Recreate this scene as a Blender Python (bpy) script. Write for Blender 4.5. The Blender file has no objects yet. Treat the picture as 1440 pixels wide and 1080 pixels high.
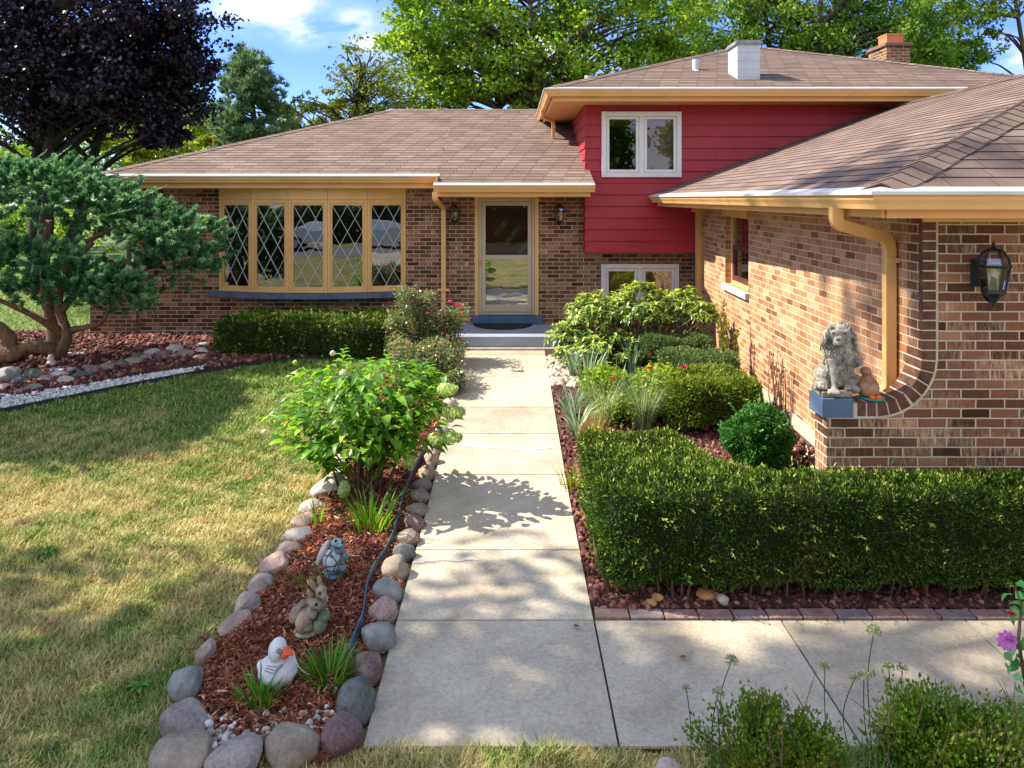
import bpy, bmesh, math, random
import numpy as np
from mathutils import Vector, Matrix, noise as mnoise
random.seed(7); rng = np.random.default_rng(7)
S = bpy.context.scene; COL = S.collection
R = math.radians; PI = math.pi
F = 1050.0; CX = 718.0; CY = 279.0; CH = 2.62     # focal length in photo pixels, vanishing point, camera height

# ------------------------------------------------------------------ ground profile and pixel helpers
def g(y):
    t = min(1.0, max(0.0, (y-6.3)/5.2)); return 0.33*(t*t*(3-2*t)*0.45+t*0.55)
gv = np.vectorize(g)
def P(px, py, y): return Vector(((px-CX)*y/F, y, CH-(py-CY)*y/F))
def G(px, py):
    y = 5.0
    for _ in range(40): y = 0.5*y+0.5*F*(CH-g(y))/(py-CY)
    return Vector(((px-CX)*y/F, y, g(y)))

# ------------------------------------------------------------------ object helpers
def link(o, parent=None):
    COL.objects.link(o)
    if parent is not None: o.parent = parent
    return o
def tag(o, label=None, cat=None, group=None, kind=None):
    if label: o['label'] = label
    if cat: o['category'] = cat
    if group: o['group'] = group
    if kind: o['kind'] = kind
    return o
def thing(name, label, cat, loc=(0,0,0), group=None):
    o = bpy.data.objects.new(name, None); COL.objects.link(o); o.location = loc; o.empty_display_size = .1
    return tag(o, label, cat, group)
def off(o): return Vector(o.location) if o is not None else Vector((0,0,0))
def world_off(p):
    v = Vector((0,0,0))
    while p is not None: v += p.location; p = p.parent
    return v

class MB:
    """collects faces (world coordinates) and builds ONE mesh object"""
    def __init__(s): s.v=[]; s.f=[]; s.uv=[]; s.mi=[]
    def poly(s, pts, uv=None, mi=0):
        b=len(s.v); s.v += [tuple(p) for p in pts]; s.f.append(tuple(range(b,b+len(pts)))); s.uv.append(uv); s.mi.append(mi)
    def grid(s, fn, nu, nv, closed_u=False, mi=0):
        b=len(s.v)
        for j in range(nv+1):
            for i in range(nu if closed_u else nu+1): s.v.append(tuple(fn(i/nu, j/nv)))
        w = nu if closed_u else nu+1
        for j in range(nv):
            for i in range(nu):
                i2=(i+1)%w if closed_u else i+1
                s.f.append((b+j*w+i,b+j*w+i2,b+(j+1)*w+i2,b+(j+1)*w+i)); s.uv.append(None); s.mi.append(mi)
    def box(s, a, b, mi=0):
        x0,y0,z0=a; x1,y1,z1=b
        c=[(x0,y0,z0),(x1,y0,z0),(x1,y1,z0),(x0,y1,z0),(x0,y0,z1),(x1,y0,z1),(x1,y1,z1),(x0,y1,z1)]
        s.hexa(c, mi)
    def hexa(s, c, mi=0):
        b=len(s.v); s.v += [tuple(p) for p in c]
        for f in ((0,3,2,1),(4,5,6,7),(0,1,5,4),(1,2,6,5),(2,3,7,6),(3,0,4,7)):
            s.f.append(tuple(b+i for i in f)); s.uv.append(None); s.mi.append(mi)
    def bar(s, p, q, w, h, up=(0,0,1), mi=0):
        p=Vector(p); q=Vector(q); d=(q-p).normalized(); sd=d.cross(Vector(up))
        if sd.length<1e-4: sd=d.cross(Vector((0,1,0)))
        sd.normalize(); u=sd.cross(d).normalized(); a=sd*w/2; c=u*h/2
        s.hexa([p-a-c,p+a-c,q+a-c,q-a-c,p-a+c,p+a+c,q+a+c,q-a+c], mi)
    def tube(s, pts, rad, n=8, cap=True, mi=0, tw=0.0):
        pts=[Vector(p) for p in pts]
        if not hasattr(rad,'__len__'): rad=[rad]*len(pts)
        b=len(s.v); up=None
        for i,p in enumerate(pts):
            d=(pts[min(i+1,len(pts)-1)]-pts[max(i-1,0)]).normalized()
            if up is None: up = Vector((0,0,1)) if abs(d.z)<.9 else Vector((1,0,0))
            sd=d.cross(up); 
            if sd.length<1e-5: sd=d.cross(Vector((0,1,0)))
            sd.normalize(); up=sd.cross(d).normalized()
            for k in range(n):
                a=2*PI*k/n
                rr = rad[i]*(1+tw*math.sin(3*a+i*.7)+tw*.6*math.sin(5*a-i*1.3)) if tw else rad[i]
                s.v.append(tuple(p+sd*math.cos(a)*rr+up*math.sin(a)*rr))
        for i in range(len(pts)-1):
            for k in range(n):
                k2=(k+1)%n; s.f.append((b+i*n+k,b+i*n+k2,b+(i+1)*n+k2,b+(i+1)*n+k)); s.uv.append(None); s.mi.append(mi)
        if cap:
            s.f.append(tuple(b+k for k in reversed(range(n)))); s.uv.append(None); s.mi.append(mi)
            e=b+(len(pts)-1)*n; s.f.append(tuple(e+k for k in range(n))); s.uv.append(None); s.mi.append(mi)
    def lathe(s, prof, c, n=16, mi=0, sx=1, sy=1):
        c=Vector(c); b=len(s.v)
        for r,z in prof:
            for k in range(n):
                a=2*PI*k/n; s.v.append((c.x+r*math.cos(a)*sx,c.y+r*math.sin(a)*sy,c.z+z))
        for i in range(len(prof)-1):
            for k in range(n):
                k2=(k+1)%n; s.f.append((b+i*n+k,b+i*n+k2,b+(i+1)*n+k2,b+(i+1)*n+k)); s.uv.append(None); s.mi.append(mi)
        for i,rev in ((0,True),(len(prof)-1,False)):
            if prof[i][0]>1e-4:
                ids=[b+i*n+k for k in range(n)]
                s.f.append(tuple(reversed(ids)) if rev else tuple(ids)); s.uv.append(None); s.mi.append(mi)
    def ell(s, c, r, rot=None, nu=14, nv=9, mi=0):
        c=Vector(c); M = rot if rot is not None else Matrix.Identity(3)
        def fn(u,v):
            a=2*PI*u; t=PI*(v*.998+.001)
            return c+M@Vector((r[0]*math.sin(t)*math.cos(a), r[1]*math.sin(t)*math.sin(a), -r[2]*math.cos(t)))
        s.grid(fn,nu,nv,True,mi)
    def build(s, name, mats, parent=None, smooth=False, bevel=0, weld=False):
        if not isinstance(mats,(list,tuple)): mats=[mats]
        o0=world_off(parent); me=bpy.data.meshes.new(name)
        me.from_pydata([(x-o0.x,y-o0.y,z-o0.z) for x,y,z in s.v],[],s.f)
        for m in mats: me.materials.append(m)
        me.polygons.foreach_set('material_index', s.mi)
        uvl=me.uv_layers.new(name='UVMap'); me.update()
        vs=s.v
        for pi,p in enumerate(me.polygons):
            uv=s.uv[pi]; n=p.normal; ax=max(range(3),key=lambda i:abs(n[i]))
            for j,li in enumerate(p.loop_indices):
                if uv is not None: uvl.data[li].uv=uv[j]
                else:
                    x,y,z=vs[p.vertices[j]]
                    uvl.data[li].uv=(x,y) if ax==2 else ((y,z) if ax==0 else (x,z))
        if smooth: me.polygons.foreach_set('use_smooth',[True]*len(me.polygons))
        o=bpy.data.objects.new(name,me); link(o,parent)
        if weld:
            m=o.modifiers.new('w','WELD'); m.merge_threshold=.0005
        if bevel:
            m=o.modifiers.new('b','BEVEL'); m.width=bevel; m.segments=2; m.limit_method='ANGLE'; m.angle_limit=R(40)
        return o

class NM:
    """numpy mesh: chunks of equal-size faces with a per-leaf random value"""
    def __init__(s): s.V=[]; s.F=[]; s.M=[]; s.Rn=[]; s.n=0
    def add(s, V, Fc, mi=0, rnd=None):
        V=np.asarray(V,dtype=np.float32).reshape(-1,3); Fc=np.asarray(Fc,dtype=np.int32)
        s.V.append(V); s.F.append(Fc+s.n); s.M.append(np.full(len(Fc),mi,dtype=np.int32))
        s.Rn.append(np.asarray(rnd,dtype=np.float32) if rnd is not None else np.full(len(V),.5,np.float32)); s.n+=len(V)
    def mb(s, mbx, mi=0):
        tri={}
        V=np.array(mbx.v); 
        for f in mbx.f: tri.setdefault(len(f),[]).append(f)
        first=True
        base=s.n
        for k,fs in tri.items():
            if first: s.add(V,np.array(fs),mi); first=False
            else:
                s.F.append(np.array(fs,dtype=np.int32)+base); s.M.append(np.full(len(fs),mi,dtype=np.int32))
    def build(s, name, mats, parent=None, smooth=False):
        if not isinstance(mats,(list,tuple)): mats=[mats]
        o0=world_off(parent); V=np.concatenate(s.V)-np.array(o0,dtype=np.float32)
        me=bpy.data.meshes.new(name); me.vertices.add(len(V)); me.vertices.foreach_set('co',V.astype(np.float32).ravel())
        li=np.concatenate([f.ravel() for f in s.F]); tot=np.concatenate([np.full(len(f),f.shape[1],dtype=np.int32) for f in s.F])
        st=np.concatenate([[0],np.cumsum(tot)[:-1]]).astype(np.int32)
        me.loops.add(len(li)); me.loops.foreach_set('vertex_index',li.astype(np.int32))
        me.polygons.add(len(tot)); me.polygons.foreach_set('loop_start',st)
        try: me.polygons.foreach_set('loop_total',tot)
        except Exception: pass
        for m in mats: me.materials.append(m)
        me.polygons.foreach_set('material_index',np.concatenate(s.M))
        at=me.attributes.new('rnd','FLOAT','POINT'); at.data.foreach_set('value',np.concatenate(s.Rn))
        me.update(calc_edges=True); me.validate()
        if smooth: me.polygons.foreach_set('use_smooth',np.ones(len(tot),dtype=bool))
        o=bpy.data.objects.new(name,me); return link(o,parent)

def unit(a): return a/np.maximum(np.linalg.norm(a,axis=1,keepdims=True),1e-9)
def rdir(n): return unit(rng.normal(size=(n,3)))
def leaf(nm, C, D, N, L, W, mi=0, rnd=None, fold=.12, wpos=.42):
    """kite leaves: base C, direction D, rough normal N"""
    n=len(C); C=np.asarray(C); D=unit(np.asarray(D)); sd=unit(np.cross(D,N)); N2=np.cross(sd,D)
    L=np.broadcast_to(np.asarray(L,dtype=float),(n,))[:,None]; W=np.broadcast_to(np.asarray(W,dtype=float),(n,))[:,None]
    V=np.stack([C, C+D*L*wpos+sd*W/2+N2*W*fold, C+D*L-N2*L*.06, C+D*L*wpos-sd*W/2+N2*W*fold],axis=1)
    if rnd is None: rnd=rng.random(n)
    nm.add(V.reshape(-1,3), np.arange(4*n).reshape(n,4), mi, np.repeat(rnd,4))
def leaf6(nm, C, D, N, L, W, mi=0, rnd=None, droop=.25):
    """larger curved leaves, folded at the midrib (8 vertices, 4 quads... 2 each side)"""
    n=len(C); C=np.asarray(C); D=unit(np.asarray(D)); sd=unit(np.cross(D,N)); N2=np.cross(sd,D)
    L=np.broadcast_to(np.asarray(L,dtype=float),(n,))[:,None]; W=np.broadcast_to(np.asarray(W,dtype=float),(n,))[:,None]
    m=lambda t,z: C+D*L*t+N2*L*z
    b=m(0,0); c1=m(.35,.03); c2=m(.7,-.02*1-droop*.25); tip=m(1,-droop)
    l1=c1+sd*W*.5+N2*W*.16; r1=c1-sd*W*.5+N2*W*.16; l2=c2+sd*W*.36+N2*W*.12; r2=c2-sd*W*.36+N2*W*.12
    V=np.stack([b,c1,c2,tip,l1,r1,l2,r2],axis=1); k=np.arange(n)[:,None]*8
    T=np.concatenate([k+np.array([[0,1,4]]),k+np.array([[0,5,1]]),k+np.array([[2,3,6]]),k+np.array([[2,7,3]])])
    Q=np.concatenate([k+np.array([[1,2,6,4]]),k+np.array([[1,5,7,2]])])
    if rnd is None: rnd=rng.random(n)
    base=nm.n; nm.add(V.reshape(-1,3),T,mi,np.repeat(rnd,8)); nm.F.append(Q.astype(np.int32)+base); nm.M.append(np.full(len(Q),mi,dtype=np.int32))
def straps(nm, C, n, L, W, spread=.6, arch=.9, mi=0, seg=6, rbase=.05, zpow=1.6):
    """arching strap leaves from one crown"""
    for i in range(n):
        a=rng.uniform(0,2*PI); l=L*rng.uniform(.6,1.1); w=W*rng.uniform(.7,1.15); lean=rng.uniform(.15,1)*spread; ar=arch*rng.uniform(.3,1.1)
        d=np.array([math.cos(a),math.sin(a),0]); sd=np.array([-d[1],d[0],0]); p0=np.array(C)+d*rbase*rng.random(); r=rng.random()
        V=[]; p=p0.copy(); th=PI/2-lean*.55
        for k in range(seg+1):
            t=k/seg; ww=w*(1-t**zpow)*.5+.0006
            V += [p-sd*ww, p+sd*ww]
            p=p+(d*math.cos(th)+np.array([0,0,math.sin(th)]))*l/seg; th-=ar*1.6/seg*(.4+1.2*t)
        nm.add(V,[(2*k,2*k+1,2*k+3,2*k+2) for k in range(seg)],mi,np.full(len(V),r))
def wob(p, f=1.0, s=0.0):
    x,y,z=p[:,0]*f,p[:,1]*f,p[:,2]*f
    return (np.sin(2.1*x+1.3*y+s)+np.sin(1.7*y-2.3*z+1.1+s*2)+np.sin(2.9*z+1.9*x+2.2-s)+.6*np.sin(5.1*x-4.3*y+s)+.6*np.sin(4.7*z+5.3*y+.7)+.6*np.sin(-4.9*x+6.1*z))/4.8
def sample(bm, n):
    bmesh.ops.triangulate(bm, faces=bm.faces[:]); bm.normal_update()
    T=np.array([[list(v.co) for v in f.verts] for f in bm.faces]); N=np.array([list(f.normal) for f in bm.faces])
    A=np.linalg.norm(np.cross(T[:,1]-T[:,0],T[:,2]-T[:,0]),axis=1); i=rng.choice(len(T),n,p=A/A.sum())
    r1=np.sqrt(rng.random(n)); r2=rng.random(n)
    Pp=T[i,0]*(1-r1)[:,None]+T[i,1]*(r1*(1-r2))[:,None]+T[i,2]*(r1*r2)[:,None]
    return Pp,N[i]
def prism_bm(poly, z0, z1, bevel=.06, segs=3):
    """upright block with rounded upper and lower rims, built from inset rings"""
    bm=bmesh.new(); n=len(poly); A=sum(poly[i-1][0]*poly[i][1]-poly[i][0]*poly[i-1][1] for i in range(n))
    if A<0: poly=poly[::-1]
    nrm=[]
    for i in range(n):
        a=Vector(poly[i-1]); b=Vector(poly[i]); c=Vector(poly[(i+1)%n]); e1=(b-a).normalized(); e2=(c-b).normalized(); m=Vector((e1.y+e2.y,-e1.x-e2.x)).normalized(); nrm.append(m/max(.6,m.dot(Vector((e1.y,-e1.x)))))
    prof=[(bevel*.5,z0),(0,z0+bevel*.6)]+[(bevel*(1-math.cos(t)),z1-bevel+bevel*math.sin(t)) for t in [PI/2*k/segs for k in range(segs+1)]]
    rings=[[bm.verts.new((poly[i][0]-nrm[i].x*o,poly[i][1]-nrm[i].y*o,z)) for i in range(n)] for o,z in prof]
    for r,s in zip(rings[:-1],rings[1:]):
        for i in range(n): bm.faces.new((r[i],r[(i+1)%n],s[(i+1)%n],s[i]))
    bm.faces.new(rings[-1]); bm.faces.new(rings[0][::-1]); bm.normal_update()
    return bm
def ball_bm(c, r, sub=3):
    bm=bmesh.new(); bmesh.ops.create_icosphere(bm, subdivisions=sub, radius=1)
    for v in bm.verts: v.co=Vector((c[0]+v.co.x*r[0],c[1]+v.co.y*r[1],c[2]+v.co.z*r[2]))
    bmesh.ops.recalc_face_normals(bm, faces=bm.faces[:]); return bm
def core(nm, bm, shrink, mi):
    bm.normal_update(); vs=np.array([list(v.co-v.normal*shrink) for v in bm.verts]); 
    for i,v in enumerate(bm.verts): v.index=i
    nm.add(vs, np.array([[v.index for v in f.verts] for f in bm.faces]), mi)

# ------------------------------------------------------------------ materials
def nodes(name):
    m=bpy.data.materials.new(name); m.use_nodes=True; nt=m.node_tree; nt.nodes.clear()
    out=nt.nodes.new('ShaderNodeOutputMaterial'); b=nt.nodes.new('ShaderNodeBsdfPrincipled'); nt.links.new(b.outputs[0],out.inputs[0])
    return m,nt,b,out
def nd(nt,t,**kw):
    n=nt.nodes.new(t)
    for k,v in kw.items():
        if k in n.inputs.keys() if hasattr(n.inputs,'keys') else False: n.inputs[k].default_value=v
        else: setattr(n,k,v)
    return n
def ramp(nt, stops, fac):
    r=nt.nodes.new('ShaderNodeValToRGB'); e=r.color_ramp.elements
    while len(e)>1: e.remove(e[-1])
    e[0].position=stops[0][0]; e[0].color=(*stops[0][1],1)
    for p,c in stops[1:]:
        q=e.new(p); q.color=(*c,1)
    nt.links.new(fac,r.inputs[0]); return r.outputs[0]
def noise_(nt, scale, detail=4, coord=None, rough=.6, mapscale=None, dist=0):
    n=nt.nodes.new('ShaderNodeTexNoise'); n.inputs['Scale'].default_value=scale; n.inputs['Detail'].default_value=detail; n.inputs['Roughness'].default_value=rough; n.inputs['Distortion'].default_value=dist
    if coord is not None:
        if mapscale:
            mp=nt.nodes.new('ShaderNodeMapping'); mp.inputs['Scale'].default_value=mapscale; nt.links.new(coord,mp.inputs[0]); coord=mp.outputs[0]
        nt.links.new(coord,n.inputs[0])
    return n.outputs['Fac']
def mixc(nt, fac, a, b, mode='MIX'):
    m=nt.nodes.new('ShaderNodeMix'); m.data_type='RGBA'; m.blend_type=mode
    for sock,val in ((m.inputs[0],fac),(m.inputs[6],a),(m.inputs[7],b)):
        if isinstance(val,(int,float)): sock.default_value=val
        elif isinstance(val,tuple): sock.default_value=(*val,1) if len(val)==3 else val
        else: nt.links.new(val,sock)
    return m.outputs[2]
def bump(nt, b, h, dist=.01, strength=1.0):
    n=nt.nodes.new('ShaderNodeBump'); n.inputs['Distance'].default_value=dist; n.inputs['Strength'].default_value=strength
    nt.links.new(h,n.inputs['Height']); nt.links.new(n.outputs[0],b.inputs['Normal']); return n
def geo(nt): return nt.nodes.new('ShaderNodeNewGeometry').outputs['Position']
def uvn(nt): return nt.nodes.new('ShaderNodeUVMap').outputs[0]
def math_(nt,op,a,b=None,c=None):
    m=nt.nodes.new('ShaderNodeMath'); m.operation=op
    for i,v in enumerate((a,b,c)):
        if v is None: continue
        if isinstance(v,(int,float)): m.inputs[i].default_value=v
        else: nt.links.new(v,m.inputs[i])
    return m.outputs[0]
def hsv(h): # sRGB hex -> linear
    c=[int(h[i:i+2],16)/255 for i in (0,2,4)]
    return tuple(x/12.92 if x<=.04045 else ((x+.055)/1.055)**2.4 for x in c)

def m_plain(name, col, rough=.5, var=.12, scale=8, bmp=0, metal=0, spec=.5, bscale=None):
    m,nt,b,_=nodes(name); p=geo(nt); f=noise_(nt,scale,5,p)
    c2=tuple(max(0,x*(1-var*1.6)) for x in col); c3=tuple(min(1,x*(1+var)) for x in col)
    nt.links.new(ramp(nt,[(.3,c2),(.5,col),(.72,c3)],f),b.inputs['Base Color'])
    b.inputs['Roughness'].default_value=rough; b.inputs['Metallic'].default_value=metal; b.inputs['Specular IOR Level'].default_value=spec
    if bmp: bump(nt,b,noise_(nt,bscale or scale*4,5,p),bmp)
    return m
def m_leaf(name, stops, trans=.35, rough=.45, patch=None, pscale=1.2, spec=.4, tcol=1.5):
    m,nt,b,out=nodes(name); a=nt.nodes.new('ShaderNodeAttribute'); a.attribute_name='rnd'; f=a.outputs['Fac']
    col=ramp(nt,stops,f)
    if patch: 
        pf=ramp(nt,[(.58,(0,0,0)),(.70,(.8,.8,.8))],noise_(nt,pscale,4,geo(nt))); col=mixc(nt,pf,col,ramp(nt,patch,f))
    nt.links.new(col,b.inputs['Base Color']); b.inputs['Roughness'].default_value=rough; b.inputs['Specular IOR Level'].default_value=spec
    t=nt.nodes.new('ShaderNodeBsdfTranslucent'); hs=nt.nodes.new('ShaderNodeHueSaturation'); hs.inputs['Hue'].default_value=.485; hs.inputs['Value'].default_value=tcol; hs.inputs['Saturation'].default_value=1.1
    nt.links.new(col,hs.inputs['Color']); nt.links.new(hs.outputs[0],t.inputs[0])
    mx=nt.nodes.new('ShaderNodeMixShader'); mx.inputs[0].default_value=trans; nt.links.new(b.outputs[0],mx.inputs[1]); nt.links.new(t.outputs[0],mx.inputs[2]); nt.links.new(mx.outputs[0],out.inputs[0])
    return m
def m_brick(name, stops, mortar, smear=(.30,.20,.125), samt=.55):
    m,nt,b,_=nodes(name); uv=uvn(nt)
    wv=nt.nodes.new('ShaderNodeVectorMath'); wv.operation='SCALE'; nz=nt.nodes.new('ShaderNodeTexNoise'); nz.inputs['Scale'].default_value=9; nt.links.new(uv,nz.inputs[0])
    sub=nt.nodes.new('ShaderNodeVectorMath'); sub.operation='SUBTRACT'; sub.inputs[1].default_value=(.5,.5,.5); nt.links.new(nz.outputs['Color'],sub.inputs[0])
    nt.links.new(sub.outputs[0],wv.inputs[0]); wv.inputs['Scale'].default_value=.006
    ad=nt.nodes.new('ShaderNodeVectorMath'); ad.operation='ADD'; nt.links.new(uv,ad.inputs[0]); nt.links.new(wv.outputs[0],ad.inputs[1])
    t=nt.nodes.new('ShaderNodeTexBrick'); nt.links.new(ad.outputs[0],t.inputs['Vector'])
    for k,v in (('Scale',1.0),('Mortar Size',.0055),('Mortar Smooth',.15),('Bias',0.0),('Brick Width',.2032),('Row Height',.0677)): t.inputs[k].default_value=v
    t.inputs['Color1'].default_value=(0,0,0,1); t.inputs['Color2'].default_value=(1,1,1,1); t.inputs['Mortar'].default_value=(.5,.5,.5,1); t.offset=.5
    bc=ramp(nt,stops,t.outputs['Color'])
    # wiped pale smears that differ from brick to brick
    st=noise_(nt,1,6,uv,.7,(60,9,1)); blot=noise_(nt,2.4,5,uv,.7)
    per=math_(nt,'FRACT',math_(nt,'MULTIPLY',t.outputs['Color'],7.31))
    sm=math_(nt,'MULTIPLY',math_(nt,'MULTIPLY',ramp(nt,[(.4,(0,0,0)),(.66,(1,1,1))],st),ramp(nt,[(.42,(.12,.12,.12)),(.62,(1,1,1))],blot)),math_(nt,'MULTIPLY',ramp(nt,[(.35,(.1,.1,.1)),(.75,(1,1,1))],per),samt*1.5))
    bc=mixc(nt,sm,bc,smear)
    fine=noise_(nt,160,3,uv); bc=mixc(nt,.25,bc,ramp(nt,[(.3,(.25,.25,.25)),(.7,(.9,.9,.9))],fine),'OVERLAY')
    mo=mixc(nt,noise_(nt,5,5,uv),mortar,tuple(x*.6 for x in mortar))
    col=mixc(nt,t.outputs['Fac'],bc,mo); nt.links.new(col,b.inputs['Base Color']); b.inputs['Roughness'].default_value=.85; b.inputs['Specular IOR Level'].default_value=.25
    h=math_(nt,'ADD',math_(nt,'MULTIPLY',math_(nt,'SUBTRACT',1.0,t.outputs['Fac']),1.0),math_(nt,'MULTIPLY',fine,.25))
    bump(nt,b,h,.011); return m
def m_shingle(name):
    m,nt,b,_=nodes(name); uv=uvn(nt); t=nt.nodes.new('ShaderNodeTexBrick'); nt.links.new(uv,t.inputs['Vector'])
    for k,v in (('Scale',1.0),('Mortar Size',.0035),('Mortar Smooth',.0),('Brick Width',.305),('Row Height',.1467)): t.inputs[k].default_value=v
    t.inputs['Color1'].default_value=(0,0,0,1); t.inputs['Color2'].default_value=(1,1,1,1); t.inputs['Mortar'].default_value=(.5,.5,.5,1)
    c=ramp(nt,[(0,hsv('6a5b53')),(.35,hsv('736259')),(.7,hsv('79685f')),(1,hsv('817067'))],t.outputs['Color'])
    gr=noise_(nt,140,3,uv); c=mixc(nt,.6,c,ramp(nt,[(.3,(.2,.2,.2)),(.7,(.85,.82,.8))],gr),'OVERLAY')
    big=noise_(nt,.7,4,uv); c=mixc(nt,.35,c,ramp(nt,[(.35,(.3,.3,.3)),(.65,(.7,.68,.66))],big),'OVERLAY')
    stk=noise_(nt,1,4,uv,.6,(3.2,.35,1)); c=mixc(nt,.25,c,ramp(nt,[(.4,(.36,.36,.36)),(.6,(.62,.62,.62))],stk),'OVERLAY')
    c=mixc(nt,t.outputs['Fac'],c,hsv('4a3631')); nt.links.new(c,b.inputs['Base Color']); b.inputs['Roughness'].default_value=.9; b.inputs['Specular IOR Level'].default_value=.2
    bump(nt,b,math_(nt,'SUBTRACT',math_(nt,'MULTIPLY',gr,.5),t.outputs['Fac']),.004); return m
def m_concrete(name):
    m,nt,b,_=nodes(name); p=geo(nt)
    c=ramp(nt,[(.28,hsv('9a8f7c')),(.45,hsv('aea28e')),(.6,hsv('baae99')),(.8,hsv('c6bba8'))],noise_(nt,1.7,7,p,.62))
    c=mixc(nt,.55,c,ramp(nt,[(.25,(.22,.21,.2)),(.5,(.52,.52,.52)),(.75,(.8,.79,.77))],noise_(nt,38,6,p,.75)),'OVERLAY')
    spk=ramp(nt,[(.60,(0,0,0)),(.68,(1,1,1))],noise_(nt,130,2,p)); c=mixc(nt,math_(nt,'MULTIPLY',spk,.28),c,hsv('6f6558'))
    st=ramp(nt,[(.55,(0,0,0)),(.75,(1,1,1))],noise_(nt,.55,5,p,.7,None,.8)); c=mixc(nt,math_(nt,'MULTIPLY',st,.6),c,hsv('7f7564'))
    c=mixc(nt,.5,c,ramp(nt,[(.3,(.38,.375,.37)),(.7,(.62,.62,.61))],noise_(nt,3.0,0,uvn(nt))),'OVERLAY')
    nt.links.new(c,b.inputs['Base Color']); b.inputs['Roughness'].default_value=.85; b.inputs['Specular IOR Level'].default_value=.25
    bump(nt,b,noise_(nt,120,4,p),.0015); return m
def m_lawn(name, stops_a, stops_b, attr=True):
    m,nt,b,out=nodes(name); p=geo(nt); a=nt.nodes.new('ShaderNodeAttribute'); a.attribute_name='rnd'
    f=a.outputs['Fac'] if attr else noise_(nt,60,4,p,.7)
    ca=ramp(nt,stops_a,f); cb=ramp(nt,stops_b,f)
    mp=nt.nodes.new('ShaderNodeMapping'); mp.inputs['Scale'].default_value=(1,1,0); nt.links.new(p,mp.inputs[0])
    pf=math_(nt,'ADD',math_(nt,'MULTIPLY',noise_(nt,.9,5,mp.outputs[0],.65),.8),math_(nt,'MULTIPLY',noise_(nt,4.5,4,mp.outputs[0],.6),.45))
    sx=nt.nodes.new('ShaderNodeSeparateXYZ'); nt.links.new(p,sx.inputs[0])
    far=nt.nodes.new('ShaderNodeMapRange'); far.inputs['From Min'].default_value=7.2; far.inputs['From Max'].default_value=9.6; far.inputs['To Max'].default_value=.22; nt.links.new(sx.outputs[1],far.inputs[0])
    pf=math_(nt,'ADD',pf,far.outputs[0])
    col=mixc(nt,ramp(nt,[(.56,(0,0,0)),(.74,(1,1,1))],pf),ca,cb)
    nt.links.new(col,b.inputs['Base Color']); b.inputs['Roughness'].default_value=.7; b.inputs['Specular IOR Level'].default_value=.2
    if attr:
        t=nt.nodes.new('ShaderNodeBsdfTranslucent'); nt.links.new(col,t.inputs[0]); mx=nt.nodes.new('ShaderNodeMixShader'); mx.inputs[0].default_value=.3
        nt.links.new(b.outputs[0],mx.inputs[1]); nt.links.new(t.outputs[0],mx.inputs[2]); nt.links.new(mx.outputs[0],out.inputs[0])
    return m
def m_rock(name, stops, scale=6, bmp=.02, vein=.3, rough=.75):
    m,nt,b,_=nodes(name); tc=nt.nodes.new('ShaderNodeTexCoord').outputs['Object']; oi=nt.nodes.new('ShaderNodeObjectInfo').outputs['Random']
    ad=nt.nodes.new('ShaderNodeVectorMath'); ad.operation='ADD'; cm=nt.nodes.new('ShaderNodeCombineXYZ'); nt.links.new(math_(nt,'MULTIPLY',oi,50.0),cm.inputs[0]); nt.links.new(tc,ad.inputs[0]); nt.links.new(cm.outputs[0],ad.inputs[1]); q=ad.outputs[0]
    f=noise_(nt,scale,7,q,.65,None,.6); c=ramp(nt,stops,f)
    c=mixc(nt,vein,c,ramp(nt,[(.35,(.18,.18,.18)),(.5,(.5,.5,.5)),(.68,(.82,.8,.78))],noise_(nt,scale*9,5,q,.7)),'OVERLAY')
    nt.links.new(c,b.inputs['Base Color']); b.inputs['Roughness'].default_value=rough; b.inputs['Specular IOR Level'].default_value=.3
    bump(nt,b,noise_(nt,scale*5,6,q,.7),bmp); return m
def m_attr(name, stops, rough=.85, bmp=0, sc=60):
    m,nt,b,_=nodes(name); a=nt.nodes.new('ShaderNodeAttribute'); a.attribute_name='rnd'; c=ramp(nt,stops,a.outputs['Fac'])
    c=mixc(nt,.4,c,ramp(nt,[(.3,(.25,.25,.25)),(.7,(.8,.8,.8))],noise_(nt,sc,4,geo(nt))),'OVERLAY')
    nt.links.new(c,b.inputs['Base Color']); b.inputs['Roughness'].default_value=rough; b.inputs['Specular IOR Level'].default_value=.25
    if bmp: bump(nt,b,noise_(nt,sc,4,geo(nt)),bmp)
    return m
def m_glass(name, refl=.22, tint=(.75,.8,.8)):
    m,nt,b,out=nodes(name); nt.nodes.remove(b)
    tr=nt.nodes.new('ShaderNodeBsdfTransparent'); tr.inputs[0].default_value=(*tint,1); gl=nt.nodes.new('ShaderNodeBsdfGlossy'); gl.inputs['Roughness'].default_value=.0; gl.inputs[0].default_value=(.95,.97,1,1)
    fr=nt.nodes.new('ShaderNodeFresnel'); fr.inputs[0].default_value=1.5
    tc=geo(nt); bp=nt.nodes.new('ShaderNodeBump'); bp.inputs['Distance'].default_value=.004; bp.inputs['Strength'].default_value=.25; nt.links.new(noise_(nt,2.2,2,tc),bp.inputs['Height']); nt.links.new(bp.outputs[0],gl.inputs['Normal'])
    mx=nt.nodes.new('ShaderNodeMixShader'); nt.links.new(math_(nt,'MINIMUM',math_(nt,'ADD',math_(nt,'MULTIPLY',fr.outputs[0],1.0),refl),1.0),mx.inputs[0]); nt.links.new(tr.outputs[0],mx.inputs[1]); nt.links.new(gl.outputs[0],mx.inputs[2]); nt.links.new(mx.outputs[0],out.inputs[0]); return m
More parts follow.
